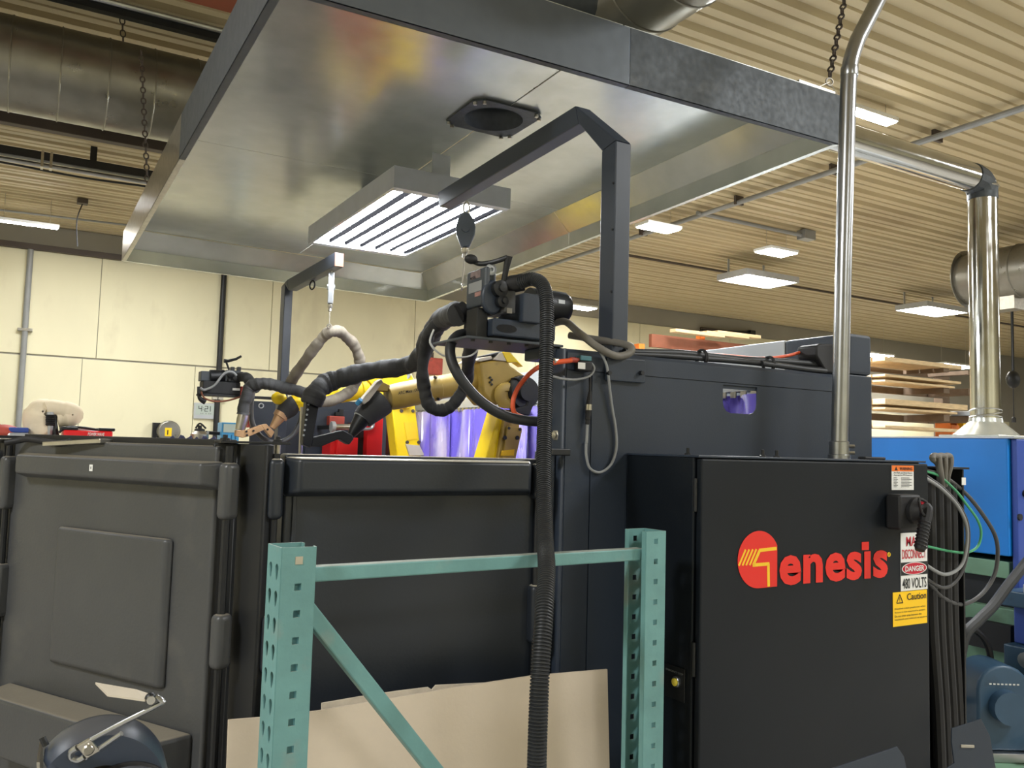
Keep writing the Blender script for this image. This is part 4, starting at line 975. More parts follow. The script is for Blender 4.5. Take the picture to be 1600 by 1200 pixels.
# pipe on the machine
pc_ = U(1540, 655, D=5.4); py_ = pc_.y; pxx = pc_.x; pr_ = .5*43/1327.45*5.4
sp = thing('exhaust_pipe', 'tall shiny round exhaust pipe standing on the blue machine', 'pipe', (pxx, py_, bz1+.008))
ptop = U(1535, 282, Y=py_).z
MB().tube([V(pxx, py_, bz1+.13), V(pxx, py_, ptop-.02)], pr_, 36).build('riser', 'bright_duct', sp)
fr = .5*95/1327.45*5.4
MB().box((pxx-fr, py_-fr, bz1+.0085), (pxx+fr, py_+fr, bz1+.05)).build('base_flange', 'galvanized', sp, smooth=0, bevel=.004)
MB().lathe(V(pxx, py_, bz1+.05), ZA, [(fr*1.0, 0), (pr_+.012, .085), (pr_+.008, .11), (pr_, .11)], 28).build('base_cone', 'galvanized', sp)
mb = MB()
for k in range(4): mb.torus(V(pxx, py_, bz1+.14+k*.022), V(.12*((k % 2)*2-1), .1, 1), pr_+.004, .004, 32, 5)
mb.build('wire_wrap', 'zinc', sp)
hzc = U(1500, 272, Y=py_).z
MB().tube([V(2.3, py_, hzc), V(pxx-.1, py_, hzc)], pr_*1.0, 36).build('horizontal_run', 'bright_duct', sp)
MB().tube(smooth_path([V(pxx-.14, py_, hzc), V(pxx-.05, py_, hzc-.012), V(pxx-.008, py_, hzc-.055), V(pxx, py_, ptop-.06)], 2), pr_+.006, 14).build('elbow', 'galvanized_rough', sp, smooth=12)
MB().torus(V(pxx, py_, ptop-.05), ZA, pr_+.005, .007, 32, 6).build('band_clamp', 'zinc', sp)
MB().tube([V(pxx, py_, ptop-.13), V(pxx, py_, ptop-.055)], pr_+.003, 30).build('tape_wrap', 'galvanized_rough', sp)

# ================================================================ BEHIND THE CABINET, RIGHT: cable guard, cable loops, plates
gx = U(1507, 760, Y=1.94).x; gz = U(1500, 728, Y=2.0).z
cg = thing('cable_guard', 'tall black cable guard channel behind the right side of the cabinet', 'guard', (2.85, 2.04, 0))
MB().box((ex1+.012, 2.02, .03), (gx-.03, 2.05, gz-.012)).build('back_plate', 'black_steel', cg, smooth=0, bevel=.002)
MB().box((gx-.028, 1.93, .03), (gx-.018, 2.05, gz-.012)).build('side_flange', 'black_steel', cg, smooth=0, bevel=.002)
MB().box((gx-.10, 1.92, gz-.0115), (gx+.0, 2.055, gz-.004)).build('top_flange', 'black_steel', cg, smooth=0)
p = U(1498, 752, Y=1.9285); MB().box((gx-.035, 1.9275, p.z-.014), (gx-.011, 1.9295, p.z+.014)).build('sticker', 'white_print', cg, smooth=0)['label'] = 'small white sticker'
cz2 = lambda x, y: (1420+x/4.444, 680+y/4.444)
def loop(label, pts, Y, r, m, name='cable', cat='cable', conv=cz2, n=6, dy=0):
    P = [U(*conv(*p), Y=Y+dy*i) for i, p in enumerate(pts)]
    o = MB().tube(smooth_path(P, n), r, 10).build(name, m); return tag(o, label, cat)
loop('grey cable loop beside the cabinet, innermost of four', [(60, 270), (140, 312), (230, 375), (330, 480), (392, 600), (405, 720), (380, 870), (325, 942), (240, 966), (140, 915), (60, 850)], 1.86, .0062, 'cable_grey')
loop('dark grey cable loop beside the cabinet, second from the inside', [(60, 240), (140, 298), (240, 370), (340, 480), (402, 600), (414, 740), (385, 905), (325, 1015), (240, 1060), (140, 1010), (60, 950)], 1.885, .0065, 'cable_dark')
loop('thin green cable loop beside the cabinet', [(60, 240), (140, 257), (220, 290), (330, 390), (400, 480), (478, 590), (502, 680), (478, 772), (400, 815), (280, 805), (140, 775), (60, 760)], 1.91, .0048, 'green_wire')
loop('long black cable loop beside the cabinet, outermost of four', [(60, 235), (140, 250), (250, 290), (400, 410), (520, 560), (600, 700), (617, 830), (590, 980), (500, 1110), (370, 1175), (240, 1130), (150, 1040), (60, 930)], 1.94, .0075, 'cable_dark')
th = loop('thick black hose rising to the right edge in front of the blue machine', [(960, 700), (860, 830), (700, 1030), (580, 1190), (480, 1290), (380, 1420), (330, 1800)], 2.08, .021, 'hose_black', 'hose', 'hose')
def hoseY(label, pts, r, m, name='hose', cat='hose', n=6):
    o = MB().tube(smooth_path([U(*cz2(a, b), Y=y) for a, b, y in pts], n), r, 10).build(name, m); return tag(o, label, cat)
for k, lab in enumerate(('leftmost', 'middle', 'rightmost')):
    dx = 42*k; yk = 1.90+.012*k
    hoseY('grey hose bent over the top behind the cabinet, %s of three' % lab, [(215+dx*.5, 330, 1.995), (205+dx*.7, 210, 1.97), (165+dx, 165, yk), (172+dx, 142, yk), (205+dx*1.0, 150, yk), (214+dx*.9, 210, yk), (226+dx*.5, 300, yk+.01), (236+dx*.4, 420, 1.97), (240+dx*.4, 700, 1.995), (250+dx*.3, 1300, 1.995), (260+dx*.2, 2000, 1.995)], .0105, 'grey_hose' if k < 3 else 'x')
for k, (x0, x1) in enumerate(((140, 160), (195, 205), (245, 255), (290, 300))):
    hoseY(('first', 'second', 'third', 'fourth')[k]+' black hose from the left hanging inside the black cable guard', [(x0, 330, 1.955), (x0+8, 700, 1.955), ((x0+x1)/2+10, 1300, 1.955), (x1+40, 1900, 1.955), (x1+60, 2400, 1.955)], .022, 'rubber')
# folded steel guard plates near the floor
def plate(name, label, pts, D_, nrm, extra=True, m='cell_steel'):
    c = U(*pts[0], D=D_); n = Vector(nrm).normalized(); P = []
    for p in pts:
        d = ray(*p); t = (c-EYE).dot(n)/d.dot(n); P.append(EYE+d*t)
    t = thing(name, label, 'plate', (sum(p.x for p in P)/len(P), sum(p.y for p in P)/len(P), 0))
    MB().prism(P, -n*.006).build('plate', m, t, smooth=0, bevel=.0015)
    lo = min(p.z for p in P); bt = [p for p in P if p.z < lo+.15]
    a = min(P, key=lambda p: p.x); b = max(P, key=lambda p: p.x)
    a = V(a.x, a.y, 0); b = V(b.x, b.y, 0); d_ = (b-a)
    MB().prism([a+d_*.25+ZA*.004-n*.04, a+d_*.75+ZA*.004-n*.04, a+d_*.75+ZA*(lo+.04)-n*.04, a+d_*.25+ZA*(lo+.04)-n*.04], n*.03).build('stand', 'black_steel', t, smooth=0)
    return t, n, c
t, n, c = plate('guard_plate', 'dark folded guard plate with a slot near the floor by the motor', [(1487, 1138), (1533, 1123), (1547, 1150), (1558, 1210), (1560, 1250), (1470, 1250), (1472, 1205), (1491, 1192), (1487, 1160)], 2.75, (-.45, -.85, .25))
d = ray(1511, 1166); tt_ = (c-EYE).dot(n)/d.dot(n); p = EYE+d*tt_
MB().obox(p+n*.002, V(.866, -.5, 0)*.022, n*.003, ZA*.005).build('slot_bolt', 'zinc', t, smooth=0, bevel=.002)
plate('guard_plate', 'dark grey plate corner at the bottom edge in front of the cabinet', [(1296, 1202), (1402, 1166), (1413, 1182), (1424, 1240), (1290, 1240)], 2.0, (-.3, -.9, .3))

# ================================================================ FAR RACKS WITH LUMBER (right)
RYY = 6.2
def FR(px, py): return U(px, py, Y=RYY)
lr = thing('cantilever_rack', 'brown cantilever rack holding lumber beyond the cell end wall', 'rack', (FR(1474, 640).x, RYY, 0))
xr = FR(1477, 640).x; xl = FR(1300, 640).x; xp = FR(1466, 640).x
zt_ = FR(1472, 582).z
MB().box((xp, RYY-.06, 0), (xr, RYY+.06, zt_)).build('upright', 'rack_rust', lr, smooth=0, bevel=.006)
MB().box((xl-.2, RYY-.06, 0), (xl, RYY+.06, zt_)).build('upright', 'rack_rust', lr, smooth=0, bevel=.006)
for y0, y1 in ((588, 594), (614, 624), (654, 664)):
    a = FR(1474, y0).z; b = FR(1474, y1).z
    MB().box((xl, RYY-.11, b), (xp+.02, RYY-.061, a)).build('shelf_beam', 'rack_rust', lr, smooth=0, bevel=.004)
    for px in (1402, 1440):
        x = FR(px, 640).x; MB().box((x-.05, RYY-.6, b), (x+.05, RYY-.111, a)).build('arm', 'rack_rust', lr, smooth=0, bevel=.004)
boards = [(1455, 574, 580, 'topmost', 0), (1454, 598.5, 602, 'second shelf, upper', 0), (1444, 605.5, 608.5, 'second shelf, lower', .05), (1464, 634, 642, 'third shelf, thick upper', 0), (1448, 645, 648, 'third shelf, lower', .06), (1455, 671, 675, 'bottom shelf', 0)]
for px, y0, y1, lab, dy in boards:
    a = U(px, y0, Y=RYY-.3); b = U(px, y1, Y=RYY-.3)
    t = thing('lumber_board', 'pale lumber on the brown rack, %s' % lab, 'lumber', (a.x-1, RYY-.3, b.z), 'lumber on the brown rack')
    n = 3 if y1-y0 > 5 else 2
    for k in range(n):
        yy = RYY-.63+.165*k
        MB().box((xl+.03, yy, b.z), (a.x-.06*k+.05, yy+.15, a.z)).build('board', 'lumber', t, smooth=0, bevel=.004)
# orange rack with boards behind the front wall
oy = 9.0
t = thing('storage_rack', 'rack with an orange upright and brown beam behind the front wall', 'rack', (U(1094, 540, Y=oy).x, oy, 0))
a = U(1091, 524, Y=oy); b = U(1098, 524, Y=oy)
MB().box((a.x, oy-.05, 0), (b.x, oy+.05, a.z)).build('upright', 'orange_steel', t, smooth=0, bevel=.004)
a = U(1018, 545, Y=oy); b = U(1170, 548, Y=oy)
MB().box((U(1010, 540, Y=oy).x, oy-.11, U(1060, 548, Y=oy).z), (U(1160, 540, Y=oy).x, oy-.051, U(1100, 533, Y=oy).z)).build('shelf_beam', 'brown_steel', t, smooth=0)
a = U(1000, 541, Y=oy); MB().box((a.x-.06, oy-.05, 0), (a.x+.04, oy+.05, U(1002, 538, Y=oy).z)).build('upright', 'orange_steel', t, smooth=0)
zs = U(1100, 533, Y=oy).z
for k, (pa, pb) in enumerate((((1040, 534), (1100, 526)), ((1100, 529), (1150, 534)), ((1128, 526), (1180, 532)))):
    a = U(*pa, Y=oy-.2); b = U(*pb, Y=oy-.2)
    z = zs+.012+.05*k
    tag(MB().box((a.x, oy-.4+.14*k, z), (b.x+.2, oy-.28+.14*k, z+.045)).build('lumber_board', 'lumber', smooth=0, bevel=.004), 'pale board on the orange rack, %s of three' % ('lowest and leftmost', 'middle one', 'highest')[k], 'lumber', 'boards on the orange rack')
# dark pipes on the far wall behind it
a = U(1000, 524, Y=BACK-.08); xw0 = U(985, 520, Y=BACK-.08).x; xw1 = U(1170, 520, Y=BACK-.08).x
t = thing('wall_pipes', 'dark pipe run with a valve on the far wall behind the front wall', 'pipe', (a.x, BACK-.08, a.z))
MB().tube([V(U(1095, 520, Y=BACK-.08).x, BACK-.08, U(1100, 519, Y=BACK-.08).z), V(xw1, BACK-.08, U(1170, 521, Y=BACK-.08).z)], .05, 10).build('pipe', 'black_steel', t)
MB().tube([V(U(1095, 514, Y=BACK-.08).x, BACK-.08, U(1095, 513, Y=BACK-.08).z), V(U(1150, 514, Y=BACK-.08).x, BACK-.08, U(1095, 513, Y=BACK-.08).z)], .03, 10).build('pipe', 'dark_beam', t)
MB().box((xw1, BACK-.14, U(1170, 526, Y=BACK-.08).z), (xw1+.15, BACK-.03, U(1170, 516, Y=BACK-.08).z)).build('valve', 'black_steel', t, smooth=0, bevel=.01)
# clutter past the brown rack
t = thing('dark_machine', 'dark bench machine between the lumber rack and the shiny pipe', 'machine', (U(1500, 680, Y=6.0).x, 6.0, 0))
a = U(1507, 650, Y=6.0); b = U(1523, 690, Y=6.0)
MB().box((a.x, 5.9, 0), (b.x, 6.4, a.z)).build('body', 'black_steel', t, smooth=0, bevel=.02)
MB().box((a.x+.03, 5.88, a.z+.001), (b.x+.05, 6.2, a.z+.06)).build('table', 'silver_paint', t, smooth=0, bevel=.01)
MB().cyl(V(a.x-.4, 6.0, a.z-.06), V(a.x, 6.0, a.z-.06), .04, 12).build('spindle', 'zinc', t)
for px, py, w, h, m, nm, lab in ((1480, 670, .14, .2, 'orange_steel', 'parts_bin', 'small orange bin beside the lumber rack'), (1498, 668, .14, .24, 'caution_yellow', 'parts_bin', 'small yellow bin near the shiny pipe')):
    p = U(px, py, Y=5.9)
    mb = MB(); mb.box((p.x-w/2, 5.8, p.z-h/2), (p.x+w/2, 5.82, p.z+h*.2)).box((p.x-w/2, 5.82, p.z-h/2), (p.x+w/2, 6.0, p.z-h/2+.01)).box((p.x-w/2, 5.98, p.z-h/2+.01), (p.x+w/2, 6.0, p.z+h/2)).box((p.x-w/2, 5.82, p.z-h/2+.01), (p.x-w/2+.01, 5.98, p.z+h*.35)).box((p.x+w/2-.01, 5.82, p.z-h/2+.01), (p.x+w/2, 5.98, p.z+h*.35))
    tag(mb.build(nm, m, smooth=0), lab, 'bin')
ta = U(1478, 678, Y=5.9); tb_ = U(1506, 678, Y=5.9)
zb_ = U(1490, 682, Y=5.9).z
t = thing('work_table', 'low dark table holding the orange and yellow bins', 'table', (ta.x, 5.9, 0))
zz2 = min(U(1480, 670, Y=5.9).z-.1, U(1498, 668, Y=5.9).z-.12)-.001
MB().box((ta.x-.1, 5.7, zz2-.04), (tb_.x+.05, 6.12, zz2)).build('table_top', 'rack_rust', t, smooth=0)
for dx in (ta.x-.06, tb_.x): 
    for dy in (5.74, 6.09): MB().box((dx-.02, dy-.02, 0), (dx+.02, dy+.02, zz2-.041)).build('leg', 'black_steel', t, smooth=0)
# hanging horn right of the pipe
hp = U(1583, 593, Y=7.0)
t = thing('hanging_reel', 'dark round cord reel hanging under the ceiling at the far right', 'reel', hp)
MB().ball(hp, .13, 16, 10, (1, .6, 1)).build('drum', 'black_steel', t)
MB().tube([hp+ZA*.12, V(hp.x, hp.y, CEIL)], .02, 8).build('stem', 'black_steel', t)
MB().tube([hp-ZA*.12, hp-ZA*.55], .008, 6).build('cord', 'rubber', t)
MB().lathe(hp-ZA*.62, ZA, [(.03, 0), (.03, .06), (.012, .08)], 10).build('pull_handle', 'rubber', t)
rl = U(1588, 676, Y=3.9)
mb = MB()
for k in range(5): mb.tube([V(rl.x-.5, 3.7+.07*k, bz1+.05+.012*(k % 2)), V(rl.x+1.0, 3.72+.07*k, bz1+.05+.012*(k % 2))], .034, 10)
tag(mb.build('tube_bundle', 'lumber'), 'bundle of pale tubes lying on the machine right of the shiny pipe', 'tubes')

# ================================================================ BACK LEFT: shelf and the things on it
SY = 9.2; ST = 1.535
sh = thing('shelf_unit', 'grey steel shelf unit along the back wall, its top just behind the charcoal panel', 'shelf', (.8, SY, 0))
MB().box((-.75, SY-.35, ST-.03), (2.45, SY+.35, ST)).build('top', 'rack_rust', sh, smooth=0, bevel=.003)
MB().box((-.75, SY-.35, .7), (2.45, SY+.35, .73)).build('shelf', 'rack_rust', sh, smooth=0)
for x in (-.73, .83, 2.41):
    for y in (SY-.33, SY+.31): MB().box((x, y, 0), (x+.03, y+.03, ST-.031)).build('leg', 'black_steel', sh, smooth=0)
S = lambda px, py, y=SY: U(px, py, Y=y)
# robot arm in a white cover
cb_ = thing('robot_arm', 'small robot arm wrapped in a white cloth cover at the far left', 'robot', V(S(62, 690).x, SY, ST))
b_ = S(62, 690)
pth = [V(b_.x, SY, ST+.001), S(60, 672), S(62, 650), S(72, 643)]
MB().tube(smooth_path([V(b_.x, SY, ST+.001), S(61, 668), S(60, 650), S(66, 642), S(76, 646)], 5), [.14]*6+[.135]*6+[.12]*6+[.09]*3, 14).build('base_cover', 'glove_white', cb_, smooth=60)
MB().tube(smooth_path([S(72, 640, SY-.05), S(82, 638, SY-.05), S(97, 641, SY-.05), S(111, 645, SY-.05), S(113, 650, SY-.05), S(102, 653, SY-.05), S(90, 655, SY-.05)], 5), [.06]+[.085]*10+[.095]*15+[.08]*5, 14).build('arm_cover', 'glove_white', cb_, smooth=60)
a = S(79, 644, SY-.1); b = S(78, 690, SY-.1)
tt = MB().tube([a, S(79, 660, SY-.1), S(78, 675, SY-.1), S(77, 688, SY-.1)], [.035, .035, .03, .015], 10).build('welding_torch', 'silver_paint', cb_)
for k in range(6): MB().torus(a.lerp(b, .12+.06*k), b-a, .04, .01, 14, 5).build('torch_spring', 'rubber', tt)
MB().tube(smooth_path([S(84, 648, SY-.1), S(86, 668, SY-.1), S(90, 692, SY-.1)], 4), .025, 8).build('torch_hose', 'hose_black', cb_)
# red power source
a = S(97, 672); b = S(170, 695)
rw = thing('welding_power_source', 'red welding power source with white lettering on the back shelf', 'welder', (a.x*.5+b.x*.5, SY-.1, ST))
MB().box((a.x, SY-.34, ST+.001), (b.x, SY+.15, a.z)).build('case', 'safety_red', rw, smooth=0, bevel=.012)
for x in (a.x, b.x-.1): MB().box((x-.02, SY-.33, a.z+.0005), (x+.12, SY+.14, a.z+.03)).build('top_corner', 'black_steel', rw, smooth=0, bevel=.008)
MB().box((a.x+.05, SY-.2, a.z+.0005), (b.x-.05, SY+.0, a.z+.015)).build('handle', 'silver_paint', rw, smooth=0)
l0 = S(137, 680, SY-.342); l1 = S(163, 683, SY-.342)
text_mb('POWER WAVE', V(l0.x, SY-.342, l1.z+.01), XA, ZA, V(0, -1, 0), width=l1.x-l0.x, height=.03, bold=.02, shear=.2).build('lettering', 'white_print', rw, smooth=0)
tag(MB().tube(smooth_path([S(92, 676, SY-.3), S(105, 668, SY-.3), S(135, 669, SY-.3), S(165, 676, SY-.3), S(180, 692, SY-.3)], 6), .012, 8).build('cable', 'rubber'), 'black cable arching over the red power source', 'cable')
# canister and pink cloth at the left edge
p = S(28, 690)
t = thing('canister', 'grey canister with a blue lid at the far left edge', 'canister', (p.x, SY-.1, ST))
MB().box((p.x-.09, SY-.2, ST+.001), (p.x+.09, SY, S(28, 676).z)).build('body', 'silver_paint', t, smooth=0, bevel=.02)
MB().box((p.x-.08, SY-.19, S(28, 676).z+.001), (p.x+.08, SY-.01, S(28, 668).z)).build('lid', 'machine_navy', t, smooth=0, bevel=.01)
p = S(6, 685)
mb = MB(); mb.ball(V(p.x, SY-.1, ST+.075), .1, 14, 9, (1.4, 1, .74)); mb.ball(V(p.x-.1, SY-.1, ST+.09), .09, 12, 8, (1, 1, 1.0))
tag(mb.build('cloth_bag', 'brick_red', smooth=60), 'crumpled pinkish red bag at the far left edge', 'bag')
# hose reel on the wall
p = U(263, 674, Y=BACK-.2)
t = thing('hose_reel', 'round grey hose reel with a yellow label on the cream wall', 'reel', p)
r = .155
MB().cyl(V(p.x, BACK-.3, p.z), V(p.x, BACK-.12, p.z), r, 28).build('drum', 'duct_metal', t, bevel=.02, seg=3)
MB().box((p.x-.2, BACK-.115, p.z-.12), (p.x-.06, BACK-.021, p.z+.12)).build('wall_bracket', 'black_steel', t, smooth=0)
MB().box((p.x-.06, BACK-.306, p.z-.07), (p.x+.03, BACK-.3005, p.z+.05)).build('label_plate', 'caution_yellow', t, smooth=0)
text_mb('1', V(p.x-.03, BACK-.308, p.z-.05), XA, ZA, V(0, -1, 0), height=.07, bold=.03).build('lettering', 'black_print', t, smooth=0)
MB().tube(smooth_path([V(p.x-.14, BACK-.2, p.z-.05), U(243, 692, Y=BACK-.2), U(238, 720, Y=BACK-.2)], 4), .012, 6).build('hose', 'rubber', t)
# digital clock
a = U(303, 629, Y=BACK-.03); b = U(338, 655.5, Y=BACK-.03)
ck = thing('digital_clock', 'white digital wall clock reading 4:21', 'clock', (a.x/2+b.x/2, BACK-.04, b.z))
MB().box((a.x, BACK-.06, b.z), (b.x, BACK-.021, a.z)).build('frame', 'silver_paint', ck, smooth=0, bevel=.01)
w = b.x-a.x; h = a.z-b.z
MB().box((a.x+w*.07, BACK-.063, b.z+h*.25), (b.x-w*.06, BACK-.0605, a.z-h*.1)).build('display', 'lcd', ck, smooth=0)
def seg7(d, x, z, w_, h_, mb):
    on = {'4': 'fgbc', '2': 'abged', '1': 'bc'}[d]; k = w_*.17
    S_ = {'a': (0, h_-k, w_, h_), 'g': (0, h_/2-k/2, w_, h_/2+k/2), 'd': (0, 0, w_, k), 'f': (0, h_/2, k, h_), 'b': (w_-k, h_/2, w_, h_), 'e': (0, 0, k, h_/2), 'c': (w_-k, 0, w_, h_/2)}
    for c in on:
        x0, z0, x1, z1 = S_[c]; mb.box((x+x0, BACK-.0655, z+z0), (x+x1, BACK-.0635, z+z1))
dw, dh, zb2 = w*.15, h*.34, b.z+h*.47
for ch, fx in (('4', .19), ('2', .45), ('1', .56)):
    mb = MB(); seg7(ch, a.x+w*fx, zb2, dw, dh, mb); mb.build('digit', 'black_print', ck, smooth=0)
mb = MB()
for f in (.28, .62): mb.box((a.x+w*.385, BACK-.0655, zb2+dh*f), (a.x+w*.41, BACK-.0635, zb2+dh*(f+.1)))
mb.build('colon', 'black_print', ck, smooth=0)
mb = MB()
for f in (.28, .36, .5, .62, .7): mb.box((a.x+w*f, BACK-.0655, b.z+h*.31), (a.x+w*(f+.045), BACK-.0635, b.z+h*.37))
mb.build('small_print', 'cable_grey', ck, smooth=0)
# pot, tools and blue drawer box on the shelf
SY2 = SY-.2
p = S(311, 690, SY2); zt2 = S(311, 674, SY2).z
t = thing('metal_pot', 'grey metal pot with a valve on top, left of the blue drawer box', 'pot', (p.x, SY2, ST))
MB().lathe(V(p.x, SY2, ST+.001), ZA, [(.085, 0), (.09, .02), (.09, zt2-ST-.03), (.06, zt2-ST)], 20).build('body', 'zinc', t)
MB().lathe(V(p.x, SY2, zt2+.002), ZA, [(.05, 0), (.05, .02), (.02, .03), (.02, .06), (0, .06)], 14).build('valve', 'rubber', t)
MB().tube(smooth_path([V(p.x-.04, SY2, zt2+.03), V(p.x, SY2, zt2+.08), V(p.x+.06, SY2, zt2+.03)], 4), .01, 6).build('handle', 'rubber', t)
p = S(330, 690, SY2)
t = thing('bench_clamp', 'small dark clamp standing between the metal pot and the blue box', 'clamp', (p.x, SY2, ST))
MB().box((p.x-.05, SY2-.02, ST+.001), (p.x-.03, SY2+.02, S(325, 674, SY2).z)).build('jaw', 'silver_paint', t, smooth=0)
MB().tube([V(p.x-.06, SY2, S(325, 676, SY2).z), V(p.x+.13, SY2, S(325, 677, SY2).z)], .018, 8).build('screw', 'rubber', t)
MB().box((p.x-.02, SY2-.03, ST+.001), (p.x+.1, SY2+.03, ST+.03)).build('foot', 'silver_paint', t, smooth=0)
a = S(344, 660, SY2); b = S(367, 690, SY2)
t = thing('drawer_box', 'blue plastic drawer box with clear front beside the welding torch', 'box', (a.x/2+b.x/2, SY2, ST))
MB().box((a.x, SY2-.1, ST+.001), (b.x, SY2+.12, a.z)).build('case', 'plastic_blue', t, smooth=0, bevel=.006)
MB().box((a.x+.015, SY2-.106, (a.z+ST)/2+.02), (b.x-.015, SY2-.1005, a.z-.015)).build('clear_front', 'lcd', t, smooth=0)
for k in range(4): MB().box((a.x+.02+.04*k, SY2-.112, ST+.02), (a.x+.05+.04*k, SY2-.1005, (a.z+ST)/2)).build('drawer', 'plastic_blue', t, smooth=0, bevel=.003)
# ================================================================ INSIDE THE CELL
def PY(pts): return [U(x, y, Y=yy) for x, y, yy in pts]
def hose(name, label, pts, r, m, n=6, k=12, cat='hose', group=None, smooth=60):
    P = smooth_path(PY(pts), n); rr = r
    sleeve = 'sleeve' in name
    if isinstance(r, (list, tuple)):
        N = len(P); rr = [r[0]+(r[1]-r[0])*i/(N-1) for i in range(N)]
    if sleeve:                                               # fabric: creases along the length
        P = smooth_path(P, 3); N = len(P); rng = random.Random(len(pts)*7+int(pts[0][0]))
        r0, r1 = (r if isinstance(r, (list, tuple)) else (r, r))
        o = tag(MB().tube(P, [(r0+(r1-r0)*i/(N-1))*(1+.05*math.sin(i*.23+pts[0][0])+.035*math.sin(i*.61+2)+.02*rng.uniform(-1, 1)) for i in range(N)], 18).build(name, m, smooth=70), label, cat, group)
        for v in o.data.vertices:
            a = v.co*34; v.co += Vector((math.sin(a.y+1.3*a.z), math.sin(a.z*1.2+a.x), math.sin(a.x+a.y*.7)))*.0035
        return o
    return tag(MB().tube(P, rr, k).build(name, m, smooth=smooth), label, cat, group)
# ---- purple curtain along the end wall
CX = ex0-.12
zr0 = U(720, 641, X=CX).z; zr1 = U(720, 623, X=CX).z
cu = thing('welding_curtain', 'purple translucent strip curtain on a pale rail along the end wall', 'curtain', (CX, 4.2, 0))
yc0, yc1 = YW+.2, 5.75
MB().box((CX-.02, yc0, zr0+.012), (CX+.03, yc1, zr1)).build('rail', 'silver_paint', cu, smooth=0, bevel=.003)
mb = MB()
y = yc0
while y < yc1-.05:
    mb.box((CX-.026, y, zr0-.012), (CX-.021, y+.03, zr0+.012)); y += .055
mb.build('rail_clip', 'zinc', cu, smooth=0)['kind'] = 'stuff'
i = 0; y = yc0+.02
while y < yc1-.1:
    wv = .30; mb = MB(); nseg = 10; vs = []
    off = .018*(i % 2)
    zb_c = .25
    prof = [(CX-.03-off-.022*math.sin(2*math.pi*k/nseg*1.0+i*1.3)-.01*math.sin(5.1*k/nseg+i), y+wv*k/nseg) for k in range(nseg+1)]
    for z_ in (zr0-.002, (zr0+zb_c)/2, zb_c): vs += [(a-(zr0-z_)*.02*math.sin(i*2.1), b, z_) for a, b in prof]
    n = nseg+1
    mb.add(vs, [(r_*n+k, r_*n+k+1, (r_+1)*n+k+1, (r_+1)*n+k) for r_ in range(2) for k in range(nseg)])
    mb.build('curtain_strip', 'curtain_purple', cu, smooth=60, solid=.002)
    y += .25; i += 1
for k in range(3):
    yy = yc1+.02+.16*k
    MB().box((CX-.03, yy, .25), (CX-.025, yy+.15, zr0-.0)).build('dark_strip', 'cell_steel', cu, smooth=0)['label'] = 'dark strip at the far end'
# ---- rear wall of the cell
RY = 6.75
rl_ = U(392, 660, Y=RY).x; rr_ = U(650, 660, Y=RY).x; rz_ = U(520, 626, Y=RY).z
rp_ = thing('cell_rear_wall', 'dark grey sheet steel rear wall of the cell behind the far robot', 'wall', ((rl_+rr_)/2, RY, 0))
xm = U(470, 660, Y=RY).x
MB().box((rl_, RY, .05), (xm-.004, RY+.04, U(430, 628, Y=RY).z)).build('wall_sheet', 'cell_steel', rp_, smooth=0, bevel=.004)
MB().box((xm+.004, RY, .05), (rr_, RY+.04, rz_)).build('wall_sheet', 'cell_steel', rp_, smooth=0, bevel=.004)
MB().box((U(478, 640, Y=RY).x, RY-.03, .05), (U(570, 640, Y=RY).x, RY-.001, U(520, 641, Y=RY).z)).build('raised_door', 'cell_steel', rp_, smooth=0, bevel=.006)
p = U(408, 634, Y=RY-.003); MB().torus(p, YA, .018, .005, 16, 6).build('lifting_ring', 'silver_paint', rp_)
# ---- red cabinet halves in front of the rear wall
RC = 6.35
rc = thing('red_cabinet', 'bright red cabinet with a dark gap behind the near robot wrist', 'cabinet', (U(562, 700, Y=RC).x, RC, 0))
for x0, x1, yt in ((527, 559, 683), (573, 597, 650)):
    a = U(x0, 700, Y=RC).x; b = U(x1, 700, Y=RC).x; z_ = U(x0, yt, Y=RC).z
    MB().box((a, RC, .0), (b, RC+.25, z_)).build('red_panel', 'safety_red', rc, smooth=0, bevel=.004)
a = U(519, 700, Y=RC).x; MB().box((a, RC+.05, .0), (U(527, 700, Y=RC).x-.001, RC+.25, U(520, 690, Y=RC).z)).build('side_panel', 'safety_red', rc, smooth=0)
MB().box((U(559, 700, Y=RC).x+.001, RC+.08, .0), (U(573, 700, Y=RC).x-.001, RC+.25, U(565, 660, Y=RC).z)).build('dark_gap_panel', 'black_steel', rc, smooth=0)
a = U(527, 664, Y=RC+.1); b = U(552, 650, Y=RC+.1)
ph = thing('control_pendant', 'dark red control box with two knobs above the red cabinet', 'controller', (a.x, RC+.1, a.z))
MB().box((a.x, RC+.30, a.z), (b.x, RC+.38, b.z)).build('case', 'brick_red', ph, smooth=0, bevel=.006)
for px, pt in ((529, 644), (534, 639)):
    q_ = U(px, 650, Y=RC+.3); MB().box((q_.x-.02, RC+.31, b.z+.001), (q_.x+.02, RC+.35, U(px, pt, Y=RC+.3).z)).build('knob', 'black_steel', ph, smooth=0, bevel=.004)
hz1 = PY([(519, 668, RC-.05), (560, 670, RC-.05), (577, 670, RC-.05), (583, 665, RC-.05), (583, 655, RC-.05)])
tag(MB().tube(smooth_path(hz1, 4), .012, 8).build('handle_bar', 'silver_paint'), 'thin bright handle bar across the front of the red cabinet', 'handle')
a, b = PY([(519, 667, RC-.1), (548, 667, RC-.1)])
t = thing('clamp_cylinder', 'silver clamp cylinder in front of the dark rear wall', 'cylinder', a)
